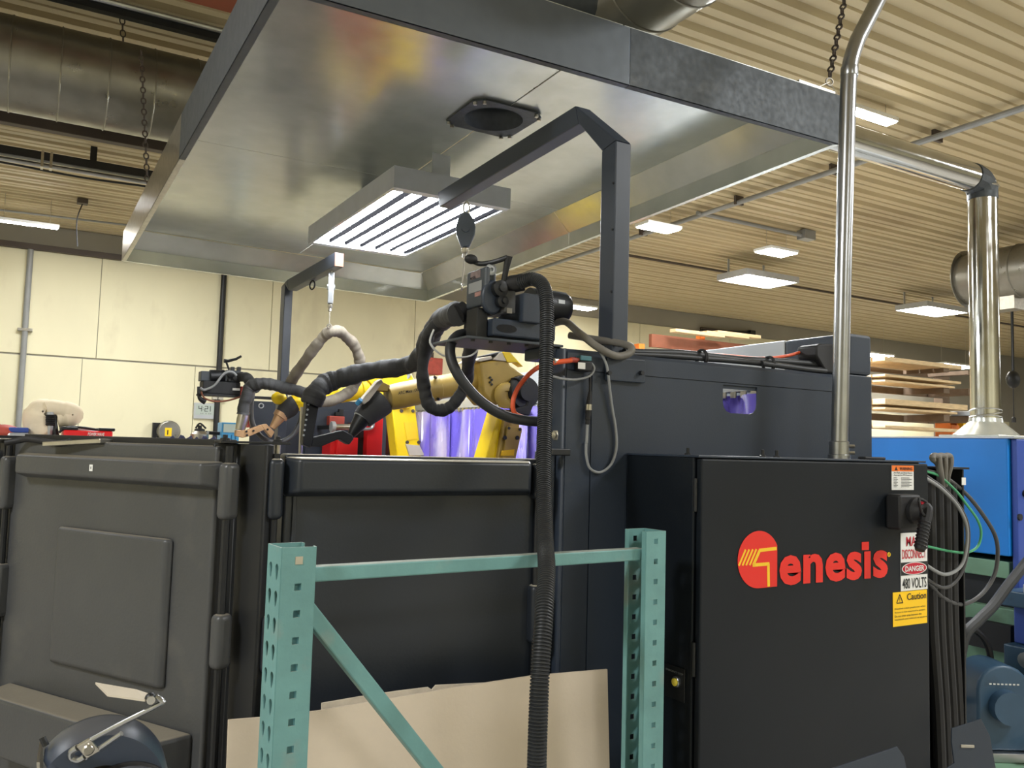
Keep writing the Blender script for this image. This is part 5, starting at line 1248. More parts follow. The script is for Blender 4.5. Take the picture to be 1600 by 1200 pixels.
MB().tube([a, b], .022, 12).build('barrel', 'zinc', t); MB().box((a.x+.03, RC-.078, a.z-.015), (a.x+.06, RY-.031, a.z+.015)).build('mount_bar', 'black_steel', t, smooth=0); MB().tube([a-XA*.01, a+XA*.02], .042, 12).build('end_cap', 'silver_paint', t)

# ---- robots
def robot(name, label, Y, m, arm, elbow, lower, plate_m):
    """arm: forearm axis px from elbow to wrist, with radii; lower: px of lower arm"""
    t = thing(name, label, 'robot', V(lower[1][0].x, Y, 0)); return t
Y1 = 3.9
R1 = lambda x, y, dy=0: U(x, y, Y=Y1+dy)
sc1 = (R1(800, 600)-EYE).dot(FW)/FPX                       # metres per pixel there
r1 = thing('welding_robot', 'tan and yellow welding robot near the front, its forearm pointing left', 'robot', V(R1(770, 700).x, Y1, 0))
ax = (R1(745, 594)-R1(606, 622)); axn = ax.normalized()
MB().tube([R1(606, 622), R1(612, 621), R1(625, 618), R1(684, 606), R1(684.2, 606), R1(745, 594)], [17*sc1, 18.5*sc1, 19*sc1, 19*sc1, 17.5*sc1, 18*sc1], 24).build('forearm', 'robot_tan', r1, bevel=.004)
fa = r1.children[0] if r1.children else r1
for px, py in ((681, 590), (686, 624)):
    p = R1(px, py, -.03); MB().cyl(p, p+V(-.02, -.03, .0), .008, 8).build('bolt', 'black_steel', fa)
c_ = R1(628, 619); up_ = ZA
pt_ = text_mb('ARC Mate 100i', R1(622, 617, -19.2*sc1), (R1(655, 611)-R1(622, 617)).normalized(), ZA, V(0, -1, 0), width=.11, height=.016, bold=.01); pt_.build('lettering', 'black_print', fa, smooth=0)
# flange disc and elbow housing
MB().cyl(R1(742, 594.5), R1(749, 593), 27*sc1, 28).build('elbow_flange', 'robot_tan', r1, bevel=.004)
for k in range(6):
    a_ = k*math.pi/3+.3; s_, u_ = frame_of(axn); p = R1(741.5, 594.6)+(s_*math.cos(a_)+u_*math.sin(a_))*22*sc1
    MB().cyl(p, p-axn*.008, .007, 8).build('flange_bolt', 'black_steel', r1)
hp_ = [(750, 566), (769, 563), (795, 562), (797, 571), (824, 588), (826, 602), (815, 612), (788, 632), (770, 632), (755, 614)]
MB().prism([R1(x, y, -.10) for x, y in hp_], V(0, .22, 0)).build('elbow_housing', 'robot_tan', r1, bevel=.012, seg=3, smooth=30)
MB().prism([R1(x, y, -.105) for x, y in ((742, 564), (750, 559), (768, 556), (770, 561), (752, 565))], V(0, .2, 0)).build('top_cover', 'mirror_beige', r1, bevel=.004, smooth=0)
MB().prism([R1(x, y, -.108) for x, y in ((770, 562), (780, 551), (797, 547), (805, 560), (792, 565))], V(0, .21, 0)).build('top_cover', 'mirror_beige', r1, bevel=.004, smooth=0)
MB().prism([R1(x, y, -.112) for x, y in ((785, 550), (795, 548), (818, 573), (808, 566), (793, 566))], V(0, .06, 0)).build('yellow_cover', 'robot_yellow', r1, bevel=.003, smooth=0)
MB().prism([R1(x, y, -.106) for x, y in ((765, 554), (800, 546), (803, 549), (778, 558))], V(0, .16, 0)).build('cable_guide', 'rubber', r1, bevel=.003, smooth=0)
for k in range(4):
    p = R1(765.5+(k % 2)*2.5, 590+k*3.6, -.102); MB().cyl(p, p-V(0, .006, 0), .006, 8).build('bolt', 'black_steel', r1)
# motors at the elbow
mc = R1(814, 614, -.1)
MB().lathe(mc, V(0, -1, 0), [(27*sc1, -.05), (27*sc1, .02), (24*sc1, .05), (13*sc1, .05), (13*sc1, .075), (0, .075)], 28).build('joint_motor', 'black_steel', r1)
MB().prism([R1(x, y, -.16) for x, y in ((805, 590), (822, 586), (837, 625), (828, 650), (812, 648), (803, 640), (824, 632), (822, 606))], V(0, .06, 0)).build('motor_cover', 'rubber', r1, bevel=.008, seg=2)
MB().lathe(R1(790, 618, -.11), V(0, -1, 0), [(20*sc1, 0), (20*sc1, .012), (16*sc1, .02), (7*sc1, .02), (6*sc1, .012), (0, .012)], 26).build('joint_ring', 'robot_tan', r1)
# lower arm
la = [(783, 636), (814, 636), (806, 720), (755, 720), (766, 690)]
MB().prism([R1(x, y, -.02) for x, y in ((781, 640), (790, 640), (776, 720), (758, 720))], V(0, .14, 0)).build('lower_arm', 'robot_yellow', r1, bevel=.006)
MB().prism([R1(x, y, -.045) for x, y in ((790.5, 640), (814, 640), (812, 664), (804, 740), (774, 740), (778, 714))], V(0, .16, 0)).build('lower_arm_casting', 'robot_tan', r1, bevel=.006)
pl_ = MB().prism([R1(x, y, -.06) for x, y in ((793, 666), (815, 668), (816, 672), (806, 716), (786, 716))], V(0, .012, 0)).build('cover_plate', 'robot_tan', r1, bevel=.003)
for x, y in ((795, 669), (812, 671), (788.5, 684), (808, 684)):
    p = R1(x, y, -.061); MB().cyl(p, p-V(0, .006, 0), .0075 if y < 680 else .011, 10).build('bolt', 'black_steel', pl_)
MB().prism([R1(x, y, -.0615) for x, y in ((784, 704), (804, 702), (803, 712), (782, 712))], V(0, -.001, 0)).build('caution_label', 'caution_yellow', pl_, smooth=0)
bb = R1(768, 720)
MB().lathe(V(bb.x, Y1+.05, .0), ZA, [(.2, 0), (.2, .04), (.17, .06), (.16, .75), (.19, .78), (.19, .95)], 28).build('base', 'robot_tan', r1)
MB().prism([V(bb.x-.14, Y1-.06, .951), V(bb.x+.14, Y1-.06, .951), V(bb.x+.1, Y1-.06, R1(790, 742).z), V(bb.x-.03, Y1-.06, R1(790, 742).z)], V(0, .2, 0)).build('shoulder', 'robot_tan', r1, bevel=.01)
# wrist and boot
w0 = R1(604, 623); w1 = R1(588, 634); w2 = R1(570, 650); w3 = R1(557, 667); w4 = R1(547, 682)
MB().prism([R1(x, y, -.07) for x, y in ((563, 628), (590, 596), (596, 592), (599, 597), (577, 626), (569, 632))], V(0, .05, 0)).build('wrist_plate', 'mirror_beige', r1, bevel=.003, smooth=0)
MB().prism([R1(x, y, -.03) for x, y in ((591, 594), (610, 602), (606, 612), (588, 610))], V(0, .06, 0)).build('wrist_cover', 'robot_tan', r1, bevel=.003, smooth=0)
MB().tube([R1(598, 627), R1(590, 633), R1(578, 642), R1(566, 655)], [20*sc1, 20*sc1, 19*sc1, 15*sc1], 18).build('wrist_boot', 'sleeve_black', r1, smooth=60)
MB().tube([R1(567, 653), w3, w4], [13*sc1, 9.5*sc1, 5*sc1], 14).build('torch_body', 'black_steel', r1, smooth=60)
MB().torus(R1(567, 654), w3-R1(567, 653), 13*sc1, .005, 20, 6).build('clamp_ring', 'silver_paint', r1)
p = R1(558, 631, -.06); MB().cyl(p, p+V(.01, -.02, .02), .012, 10).build('air_fitting', 'plastic_blue', r1)
# torch bracket: black bent channel
tb = MB()
br = thing('torch_bracket', 'black bent steel channel carrying the near robot torch cable', 'bracket', R1(480, 700))
MB().prism([R1(x, y, -.03) for x, y in ((479, 626), (499, 632), (490, 683), (486, 700), (474, 695), (473, 690))], V(0, .05, 0)).build('upright_channel', 'black_steel', br, bevel=.004, smooth=0)
MB().prism([R1(x, y, -.03) for x, y in ((489.5, 683.5), (536, 672), (551, 680), (553, 686), (546, 695), (530, 686), (502, 698), (487, 698))], V(0, .05, 0)).build('lower_channel', 'black_steel', br, bevel=.004, smooth=0)
for k in range(7):
    p = R1(482-1.3*k, 632+8*k, -.031); MB().cyl(p, p-V(0, .004, 0), .005, 8).build('rivet', 'silver_paint', br)
a, b = PY([(472, 636, Y1+.12), (474, 707, Y1+.12)])
t = thing('steel_rod', 'thin vertical steel rod behind the black torch bracket', 'rod', V(b.x, Y1+.12, .1))
MB().tube([a, V(b.x, Y1+.12, .02)], 2.6*sc1, 10).build('rod', 'zinc', t); MB().box((b.x-.05, Y1+.07, 0), (b.x+.05, Y1+.17, .02)).build('foot', 'black_steel', t, smooth=0)

# ---- far robot, bright yellow
Y2 = 5.55
R2 = lambda x, y, dy=0: U(x, y, Y=Y2+dy)
sc2 = (R2(550, 620)-EYE).dot(FW)/FPX
r2 = thing('welding_robot', 'bright yellow welding robot at the back under the grey hose arch', 'robot', V(R2(640, 700).x, Y2, 0))
MB().tube([R2(478, 624), R2(500, 621), R2(540, 612), R2(562, 607), R2(562.3, 607), R2(610, 597)], [11*sc2, 14*sc2, 16*sc2, 16.5*sc2, 19*sc2, 20*sc2], 20).build('forearm', 'robot_yellow', r2, bevel=.003)
MB().prism([R2(x, y, -.11) for x, y in ((508, 606), (528, 601), (530, 614), (508, 622))], V(0, .02, 0)).build('side_cover', 'robot_yellow', r2, bevel=.004, smooth=0)
MB().prism([R2(x, y, -.1) for x, y in ((572, 590), (600, 585), (640, 578), (652, 600), (640, 640), (600, 625))], V(0, .22, 0)).build('elbow_housing', 'robot_yellow', r2, bevel=.01)
mb = MB(); 
for k in range(4): mb.torus(R2(628+k*2, 588-k, -.09), V(.3*k, 1, .2), 7*sc2, .006, 16, 5)
mb.build('cable_coil', 'silver_paint', r2)
la2 = MB().prism([R2(x, y, -.06) for x, y in ((612, 636), (648, 629), (656, 690), (660, 722), (622, 722))], V(0, .14, 0)).build('lower_arm', 'robot_yellow', r2, bevel=.008)
for x, y in ((627, 642), (645, 642), (636, 691), (654, 691)):
    p = R2(x, y, -.061); MB().cyl(p, p-V(0, .008, 0), .012, 10).build('bolt', 'dark_beam', la2)
MB().prism([R2(x, y, -.0615) for x, y in ((631, 660), (648, 660), (652, 686), (636, 688))], V(0, -.002, 0)).build('label', 'logo_yellow', la2, smooth=0)
MB().prism([R2(x, y, -.075) for x, y in ((634, 694), (656, 696), (664, 712), (640, 712))], V(0, .03, 0)).build('foot_cover', 'mirror_beige', r2, bevel=.003, smooth=0)
bb = R2(645, 722)
MB().lathe(V(bb.x-.1, Y2, 0), ZA, [(.17, 0), (.17, .05), (.15, .07), (.14, .7), (.17, .75), (.17, 1.0), (.12, 1.02), (.12, bb.z-.0)], 26).build('base', 'robot_yellow', r2)
# wrist of the far robot: yellow knob, boot, tan cone, tan bracket, torch
MB().ball(R2(436, 622), 9*sc2, 14, 10, (1.3, 1, 1.1)).build('wrist_knob', 'robot_yellow', r2, smooth=60)
MB().tube([R2(484, 622), R2(470, 626), R2(456, 632)], [13*sc2, 15*sc2, 12*sc2], 16).build('wrist_arm', 'robot_yellow', r2, smooth=60)
MB().tube([R2(462, 628), R2(452, 637), R2(444, 644), R2(439, 650)], [12*sc2, 15*sc2, 13*sc2, 10*sc2], 16).build('wrist_boot', 'sleeve_black', r2, smooth=60)
MB().tube([R2(441, 646), R2(437, 652), R2(436.8, 652.2), R2(425, 669)], [11.5*sc2, 11*sc2, 8.5*sc2, 4.5*sc2], 18).build('tool_cone', 'copper_tan', r2)
br2 = MB(); br2.prism([R2(x, y, -.03) for x, y in ((408, 664), (416, 662), (429, 675), (424, 684), (414, 672))], V(0, .05, 0))
br2.prism([R2(x, y, -.028) for x, y in ((369, 672), (386, 672), (408, 663.5), (414, 671), (392, 681), (380, 684), (368, 681))], V(0, .046, 0))
o_ = br2.build('tool_bracket', 'copper_tan', r2, bevel=.003, smooth=0)
for x, y in ((385, 674), (386, 680), (396, 673), (418, 671)):
    p = R2(x, y, -.031); MB().cyl(p, p-V(0, .006, 0), .007, 8).build('bolt', 'black_steel', o_)
MB().tube([R2(382, 643), R2(379, 655), R2(375, 672)], [8*sc2, 8.5*sc2, 7*sc2], 14).build('torch_neck', 'zinc', r2, smooth=60)
MB().prism([R2(x, y, .06) for x, y in ((385, 650), (388, 649), (391, 668), (383, 668))], V(0, .02, 0)).build('red_guard', 'brick_red', r2, smooth=0)

# ---- wire feeder on its plate, near
FY = 2.14
F = lambda x, y, dy=0: U(x, y, Y=FY+dy)
sf = (F(800, 470)-EYE).dot(FW)/FPX
xa = F(758, 445).x; yf_ = U(728, 455, X=xa).y
fd = thing('wire_feeder', 'large dark grey wire feeder on a plate over the front wall, hose on top', 'feeder', V(F(790, 530).x, FY, F(790, 534).z))
zt_f = F(758, 415).z; zb_f = F(758, 476).z
bx_ = MB().box((xa, FY, zb_f), (xa+.018, yf_, zt_f)).build('side_case', 'feeder_grey', fd, smooth=0, bevel=.008, seg=3)
n_ = V(-1, 0, 0)
MB().box((xa-.0012, FY+.02, zb_f+.045), (xa-.0004, yf_-.02, zb_f+.075)).build('rating_label', 'cable_grey', bx_, smooth=0)
MB().box((xa-.0014, FY+.02, zb_f+.03), (xa-.0004, FY+(yf_-FY)*.5, zb_f+.043)).build('warning_label', 'label_warn', bx_, smooth=0)
text_mb('MODEL', V(xa-.001, yf_-.03, zt_f-.028), V(0, -1, 0), ZA, V(-1, 0, 0), height=.008, bold=.02).build('lettering', 'void_black', bx_, smooth=0)
MB().box((xa-.001, FY+.03, zb_f+.085), (xa-.0003, yf_-.03, zb_f+.108)).build('faded_label', 'label_faded', bx_, smooth=0)
# upper block and white knob
MB().box((xa+.0185, FY+.02, zb_f+.01), (F(782, 430).x, FY+.16, F(770, 420).z)).build('gear_case', 'feeder_grey', fd, smooth=0, bevel=.01, seg=3)
kp = F(771, 420); MB().lathe(V(kp.x, FY+.02, kp.z), V(0, -1, 0), [(.017, 0), (.017, .008), (.012, .01), (.006, .01), (.006, .002), (0, .002)], 20).build('white_knob', 'silver_paint', fd)
g_ = F(771, 464)
el = [V(g_.x+.036*math.cos(a), FY+.019, g_.z+.05*math.sin(a)) for a in [2*math.pi*k/24 for k in range(24)]]
MB().prism(el, V(0, -.02, 0)).build('drive_plate', 'cell_steel', fd, bevel=.006, seg=2)
for px, py, r in ((778, 452, .024), (781, 472, .018)):
    p = F(px, py); MB().lathe(V(p.x, FY-.001, p.z), V(0, -1, 0), [(r, 0), (r, .02), (r*.5, .024), (r*.5, .034), (0, .035)], 18).build('drive_roll', 'black_steel', fd)
MB().box((F(784, 460).x, FY-.02, F(790, 490).z), (F(801, 460).x, FY+.1, F(790, 455).z)).build('feed_block', 'cable_dark', fd, smooth=0, bevel=.004)
MB().box((F(786, 480).x, FY-.024, F(790, 491).z), (F(794, 480).x, FY-.0205, F(790, 483).z)).build('brass_screw_plate', 'zinc', fd, smooth=0)
# pressure arm
cp = PY([(735, 404, FY+.05), (745, 411, FY+.05), (757, 412, FY+.03), (776, 408, FY+.0), (793, 402, FY-.02)])
MB().tube(smooth_path(cp, 4), .0075, 10).build('pressure_arm', 'black_steel', fd)
MB().ball(PY([(736, 405, FY+.05)])[0], .016, 14, 10, (1.3, 1, .9)).build('arm_knob', 'rubber', fd)
MB().tube(PY([(795, 400, FY-.02), (791, 420, FY-.01), (786, 445, FY)]), [.012, .009, .008], 10).build('arm_link', 'black_steel', fd)
# hose port, central box, motor
MB().tube(PY([(786, 446, FY+.01), (800, 444, FY), (818, 441, FY-.015)]), [.02, .026, .025], 18).build('hose_port', 'rubber', fd)
MB().box((F(809, 480).x, FY-.03, F(822, 506).z), (F(838, 480).x, FY+.12, F(822, 461).z)).build('motor_bracket', 'cell_steel', fd, smooth=0, bevel=.004)
mp0, mp1 = PY([(826, 475, FY+.14), (884, 475, FY+.14)])
MB().tube([mp0, V(mp1.x-.015, mp0.y, mp0.z), V(mp1.x, mp0.y, mp0.z)], [.052, .052, .044], 26).build('motor', 'black_steel', fd)
p = V(mp1.x-.05, mp0.y-.052, mp0.z+.01); MB().obox(p, XA*.012, YA*.001, ZA*.006).build('motor_label', 'silver_paint', fd, smooth=0)
# tray and plate
MB().box((F(768, 510).x, FY-.01, F(790, 527).z), (F(866, 510).x, FY+.14, F(790, 499).z)).build('tray', 'cell_steel', fd, smooth=0, bevel=.006)
so = [V(F(789, 514).x+.036*math.cos(a)*(1 if abs(math.cos(a)) < .8 else .95), FY-.0102, F(789, 514).z+.012*math.sin(a)) for a in [2*math.pi*k/16 for k in range(16)]]
MB().prism(so, V(0, -.001, 0)).build('slot', 'void_black', fd, smooth=0)
pz = F(760, 529).z
MB().box((F(722, 528).x, FY-.03, pz-.008), (F(872, 540).x, FY+.2, pz)).build('base_plate', 'feeder_grey', fd, smooth=0, bevel=.002)
for k in range(5): 
    x = F(735+28*k, 530).x; MB().cyl(V(x, FY-.015, pz-.014), V(x, FY-.015, pz-.008), .006, 8).build('bolt', 'black_steel', fd)
MB().box((F(750, 510).x, FY+.02, pz+.0005), (F(768, 510).x-.001, FY+.09, F(750, 478).z)).build('adapter_block', 'black_steel', fd, smooth=0, bevel=.004)
MB().tube(PY([(727, 484, FY+.14), (716, 490, FY+.14)]), .028, 14).build('cable_outlet', 'rubber', fd)
# support of the plate: arm reaching from the wall corner
MB().box((F(846, 545).x, FY-.02, F(860, 562).z), (wx0+.03, FY+.1, pz-.0085)).build('support_arm', 'cell_steel', fd, smooth=0, bevel=.004)

# ---- rear wire feeder
BY = 6.02
G = lambda x, y, dy=0: U(x, y, Y=BY+dy)
fb = thing('wire_feeder', 'black wire feeder on a thin plate beside the rear gantry post', 'feeder', V(G(345, 618).x, BY, G(345, 620).z))
pz2 = G(330, 616).z
MB().box((G(309, 616).x, BY-.08, pz2-.014), (X2+.001, BY+.06, pz2)).build('base_plate', 'black_steel', fb, smooth=0, bevel=.002)
MB().box((G(315, 600).x, BY-.06, pz2+.0005), (G(373, 600).x, BY+.08, G(345, 597).z)).build('tray', 'rubber', fb, smooth=0, bevel=.006)
MB().box((G(313, 590).x, BY-.02, G(345, 597).z+.0005), (G(332, 590).x, BY+.08, G(320, 580).z)).build('side_case', 'feeder_grey', fb, smooth=0, bevel=.005)
MB().tube([G(328, 588), G(350, 588)], .045, 18).build('motor', 'black_steel', fb)
MB().box((G(350, 590).x, BY-.05, G(345, 597).z+.0005), (G(374, 590).x, BY+.06, G(360, 579).z)).build('gear_case', 'feeder_grey', fb, smooth=0, bevel=.008)
for px, py, r in ((358, 585, .026), (366, 592, .022), (356, 594, .014)):
    p = G(px, py); MB().lathe(V(p.x, BY-.05, p.z), V(0, -1, 0), [(r, 0), (r, .015), (r*.5, .02), (0, .02)], 14).build('drive_roll', 'black_steel', fb)
for px in (363, 373): p = G(px, 578); MB().box((p.x-.012, BY-.02, G(360, 579).z+.0005), (p.x+.012, BY+.02, p.z+.02)).build('pressure_screw', 'black_steel', fb, smooth=0, bevel=.003)
MB().tube(PY([(358, 578, BY), (354, 567, BY), (352, 564, BY)]), .007, 8).build('arm_link', 'black_steel', fb)
MB().tube(PY([(350, 564, BY), (357, 564, BY), (369, 561, BY), (377, 556.5, BY)]), [.014, .01, .009, .008], 8).build('pressure_arm', 'black_steel', fb)
p = G(366, 609); MB().box((p.x-.025, BY-.064, p.z-.008), (p.x+.025, BY-.0605, p.z+.008)).build('white_plate', 'white_print', fb, smooth=0)
p = G(378, 609); MB().box((G(374, 609).x, BY-.03, pz2+.0005), (G(383, 609).x, BY+.03, G(378, 604).z)).build('red_connector', 'brick_red', fb, smooth=0, bevel=.005)
hose('cable', 'red brown cable sagging under the rear wire feeder', [(314, 612, BY-.1), (320, 622, BY-.1), (335, 627, BY-.1), (355, 626, BY-.1), (376, 620, BY-.1)], .006, 'brown_steel', cat='cable')
hose('cable', 'grey cable curving across the front of the rear wire feeder', [(313, 606, BY-.12), (320, 609, BY-.12), (335, 602, BY-.12), (350, 584, BY-.12), (362, 581, BY-.12), (370, 587, BY-.12)], .008, 'cable_grey', cat='cable')
hose('cable', 'black cable with a weight hanging left of the rear wire feeder', [(310, 604, BY-.05), (311, 618, BY-.05), (314, 624, BY-.05), (321, 628, BY-.05)], [.008, .02], 'rubber', cat='cable')

# ---- hoses and sleeves in the cell
hose('cable_sleeve', 'black fabric sleeve running from the near wire feeder to the torch bracket', [(716, 490, FY+.14), (700, 494, 2.6), (684, 505, 2.9), (670, 530, 3.2), (655, 560, 3.5), (632, 573, 3.7), (590, 579, 3.8), (548, 586, 3.86), (515, 597, 3.9), (496, 610, 3.88), (486, 632, 3.88)], [.034, .05], 'sleeve_black', 7, 16)
hose('cable_sleeve', 'black sleeve looping down in front of the near robot forearm', [(690, 500, 2.75), (672, 520, 2.85), (664, 545, 2.95), (661, 590, 3.0), (665, 620, 3.0), (678, 640, 3.0), (696, 640, 3.0), (714, 624, 2.98), (726, 600, 2.95), (732, 570, 2.8), (736, 530, 2.55), (738, 500, 2.4)], .024, 'sleeve_black', 7, 14)
hose('weld_cable', 'smooth black cable looping from the feeder base down to the wall corner', [(760, 523, 2.3), (738, 521, 2.28), (716, 524, 2.26), (704, 540, 2.24), (706, 565, 2.22), (722, 595, 2.2), (750, 626, 2.19), (785, 648, 2.19), (820, 657, 2.19), (870, 660, 2.2)], .0155, 'hose_black', 8, 14)
hose('air_hose', 'orange air hose hanging beside the corrugated hose', [(893, 563, 2.05), (870, 566, 2.06), (852, 570, 2.1), (832, 580, 2.2), (812, 602, 2.25), (802, 625, 2.25), (804, 645, 2.25), (822, 654, 2.25)], .0075, 'orange_hose', 7, 10)
pth = [(812, 442, 2.12), (832, 436, 2.08), (848, 446, 2.04), (854, 475, 2.01), (854, 540, 1.98), (852, 620, 1.94), (850, 700, 1.88), (850, 780, 1.80), (852, 850, 1.70), (854, 890, 1.62), (850, 960, 1.54), (844, 1050, 1.50), (840, 1150, 1.49), (838, 1260, 1.49), (838, 1500, 1.50)]
P = smooth_path(PY(pth), 8); L = [0]
for a, b in zip(P[:-1], P[1:]): L.append(L[-1]+(b-a).length)
ring_ = []; rad = []; s_ = 0; j = 0; pit = .0068; tot = L[-1]
N = int(tot/pit)
for k in range(N):
    for fr_, rr in ((0, .0172), (.28, .0203), (.62, .0203), (.9, .0172)):
        s_ = (k+fr_)*pit
        while j < len(L)-2 and L[j+1] < s_: j += 1
        u = (s_-L[j])/max(1e-6, L[j+1]-L[j]); ring_.append(P[j].lerp(P[j+1], min(1, u))); rad.append(rr)
tag(MB().tube(ring_, rad, 14).build('corrugated_hose', 'hose_black', smooth=30), 'long black corrugated hose hanging from the feeder past the rack beam', 'hose')
hose('weld_cable', 'dusty grey hose looping over the wall top beside the gantry post', [(866, 505, 2.28), (884, 503, 2.2), (905, 520, 2.1), (935, 543, 2.05), (962, 556, 2.05), (982, 553, 2.055), (987, 544, 2.06), (975, 538, 2.10), (935, 531, 2.2), (890, 524, 2.3)], .0115, 'grey_hose', 8, 12)
# far robot hoses
hose('cable_sleeve', 'grey fabric sleeve arching up to the rear balancer', [(450, 604, 5.45), (466, 580, 5.3), (488, 548, 5.15), (506, 525, 5.08), (519, 517, 5.03), (534, 521, 5.08), (550, 536, 5.15), (560, 556, 5.2), (563, 574, 5.25), (560, 590, 5.35), (548, 610, 5.4), (525, 624, 5.4), (500, 627, 5.38)], .036, 'sleeve_grey', 7, 14)
hose('cable_sleeve', 'dark sleeve humped over the far robot wrist', [(379, 648, 5.45), (384, 625, 5.45), (390, 607, 5.45), (405, 600, 5.42), (425, 600, 5.4), (446, 607, 5.38), (470, 612, 5.36), (494, 619, 5.34)], .037, 'sleeve_black', 7, 14)
hose('cable_sleeve', 'short dark sleeve leaving the rear wire feeder', [(373, 588, 6.0), (384, 590, 5.9), (394, 600, 5.75), (398, 607, 5.6)], .034, 'sleeve_black', 6, 12)
hose('weld_cable', 'round loop of grey cable hanging below the far robot wrist', [(395, 612, 5.6), (392, 640, 5.6), (396, 665, 5.6), (412, 685, 5.6), (434, 691, 5.6), (455, 682, 5.6), (468, 662, 5.6), (472, 640, 5.6), (470, 618, 5.55)], .016, 'cable_dark', 8, 10)
hose('thin_wire', 'thin white wire swinging in front of the black feeder sleeve', [(678, 515, 2.6), (672, 535, 2.6), (686, 552, 2.6), (705, 558, 2.6), (735, 556, 2.6), (752, 540, 2.6)], .0035, 'white_paint', 6, 6, 'wire')
# ---- red box on the far wall
a = U(666, 558, Y=BACK-.2); b = U(691, 586, Y=BACK-.2)
t = thing('alarm_box', 'faded red box on the far wall above the robot forearm', 'box', V((a.x+b.x)/2, BACK-.1, b.z))
MB().box((a.x, BACK-.22, b.z), (b.x, BACK-.021, a.z)).build('case', 'brick_red', t, smooth=0, bevel=.02, seg=3)
MB().box(((a.x+b.x)/2-.06, BACK-.12, a.z+.001), ((a.x+b.x)/2+.02, BACK-.021, a.z+.1)).build('mount', 'dark_beam', t, smooth=0)

# ================================================================ ON THE FRONT WALL
TY = YW+.05
for k, (lab, pts, r) in enumerate((('upper', [(975, 550, TY), (1005, 551, TY), (1060, 552, TY), (1110, 557, TY), (1160, 562, TY), (1220, 565, TY), (1284, 570, TY)], .0125),
                                   ('middle', [(985, 556, TY-.02), (1040, 558, TY-.02), (1095, 562, TY-.02), (1150, 566, TY-.02), (1200, 571, TY-.02), (1260, 578, TY-.02), (1286, 580, TY-.02)], .010),
                                   ('lower', [(1190, 570, TY-.03), (1230, 575, TY-.03), (1262, 579, TY-.03), (1290, 582, TY-.03)], .010))):
    hose('weld_cable', 'black cable lying along the top of the front wall, %s of three' % lab, [(x, y-(2 if k else 0), yy) for x, y, yy in pts], r, 'hose_black', 6, 10, 'cable')
for px, lab in ((1095, 'left'), (1200, 'right')):
    p = U(px, 559 if px < 1150 else 569, Y=TY-.01)
    MBc = MB(); MBc.torus(p, XA, .026, .004, 18, 6); MBc.torus(p+XA*.006, XA, .026, .004, 18, 6)
    tag(MBc.build('hose_clamp', 'rubber'), 'black strap around the cables on the wall top, %s one' % lab, 'clamp')
hose('air_hose', 'orange hose lying behind the black cables on the wall top', [(1100, 553, TY+.05), (1140, 556, TY+.05), (1190, 560, TY+.05), (1230, 556, TY+.05), (1260, 548, TY+.05), (1282, 549, TY+.05)], .006, 'orange_hose', 6, 8)
t = thing('cable_plug', 'big black connector plug where the wall top cables end', 'plug', U(1288, 580, Y=TY))
MB().prism([U(x, y, Y=TY-.03) for x, y in ((1276, 540), (1282, 537), (1302, 537), (1302, 583), (1292, 583), (1276, 556))], V(0, .09, 0)).build('plug_body', 'rubber', t, bevel=.006, seg=2)
# solenoid valve with its wires
WF = YW-.003
t = thing('solenoid_valve', 'small black solenoid valve with a white label on the front wall', 'valve', U(907, 580, Y=WF))
a = U(897, 564, Y=WF); b = U(917, 582, Y=WF)
MB().box((a.x, WF-.03, b.z), (b.x, WF-.0005, a.z)).build('coil', 'rubber', t, bevel=.005, seg=2)
a2 = U(903, 566, Y=WF-.03); b2 = U(914, 577, Y=WF-.03)
MB().box((a2.x, WF-.0315, b2.z), (b2.x, WF-.0303, a2.z)).build('label', 'white_print', t, smooth=0)
a3 = U(898, 556, Y=WF)
MB().box((a.x+.004, WF-.028, a.z+.0005), (b.x-.002, WF-.002, a3.z)).build('valve_body', 'teal_small', t, smooth=0, bevel=.003)
p = U(891, 562, Y=WF-.015); MB().cyl(p, V(a.x+.004, p.y, p.z), .008, 10).build('fitting', 'brick_red', t)
p = U(868, 564, Y=WF-.015); MB().cyl(p-XA*.006, p+XA*.008, .009, 10).build('air_fitting', 'zinc', t)
hose('thin_wire', 'thin grey wire looping from the valve to the corrugated hose', [(917, 562, WF-.02), (926, 570, WF-.02), (928, 578, WF-.02), (920, 588, WF-.02), (900, 593, WF-.02), (880, 592, WF-.02), (864, 588, WF-.01)], .0038, 'cable_grey', 7, 8, 'wire')
hose('sensor_cable', 'grey sensor cable hanging in a long loop on the front wall', [(938, 550, WF-.02), (948, 572, WF-.02), (953, 610, WF-.012), (957, 640, WF-.01), (962, 670, WF-.008), (963, 700, WF-.008), (955, 725, WF-.008), (938, 738, WF-.008), (922, 732, WF-.008), (916, 712, WF-.008), (916, 690, WF-.008)], .0042, 'cable_grey', 7, 8, 'cable')
t = thing('cable_connector', 'black and silver cable connector hanging on the front wall', 'connector', U(918, 690, Y=WF))
def cseg(p, q, r0, r1, nm, m): MB().tube([U(*p, Y=WF-.014), U(*q, Y=WF-.014)], [r0, r1], 14).build(nm, m, t)
cseg((922, 585), (922, 612), .004, .004, 'upper_cable', 'rubber'); cseg((922, 612), (920, 632), .005, .009, 'boot', 'rubber')
cseg((920, 632), (919.6, 641), .0105, .0105, 'coupling_nut', 'zinc'); cseg((919.5, 641.5), (918.5, 656), .0095, .0085, 'socket', 'rubber'); cseg((918.4, 656.5), (918, 663), .0075, .007, 'gland', 'rubber'); cseg((917.8, 663.5), (916.5, 692), .0042, .0042, 'lower_cable', 'cable_grey')
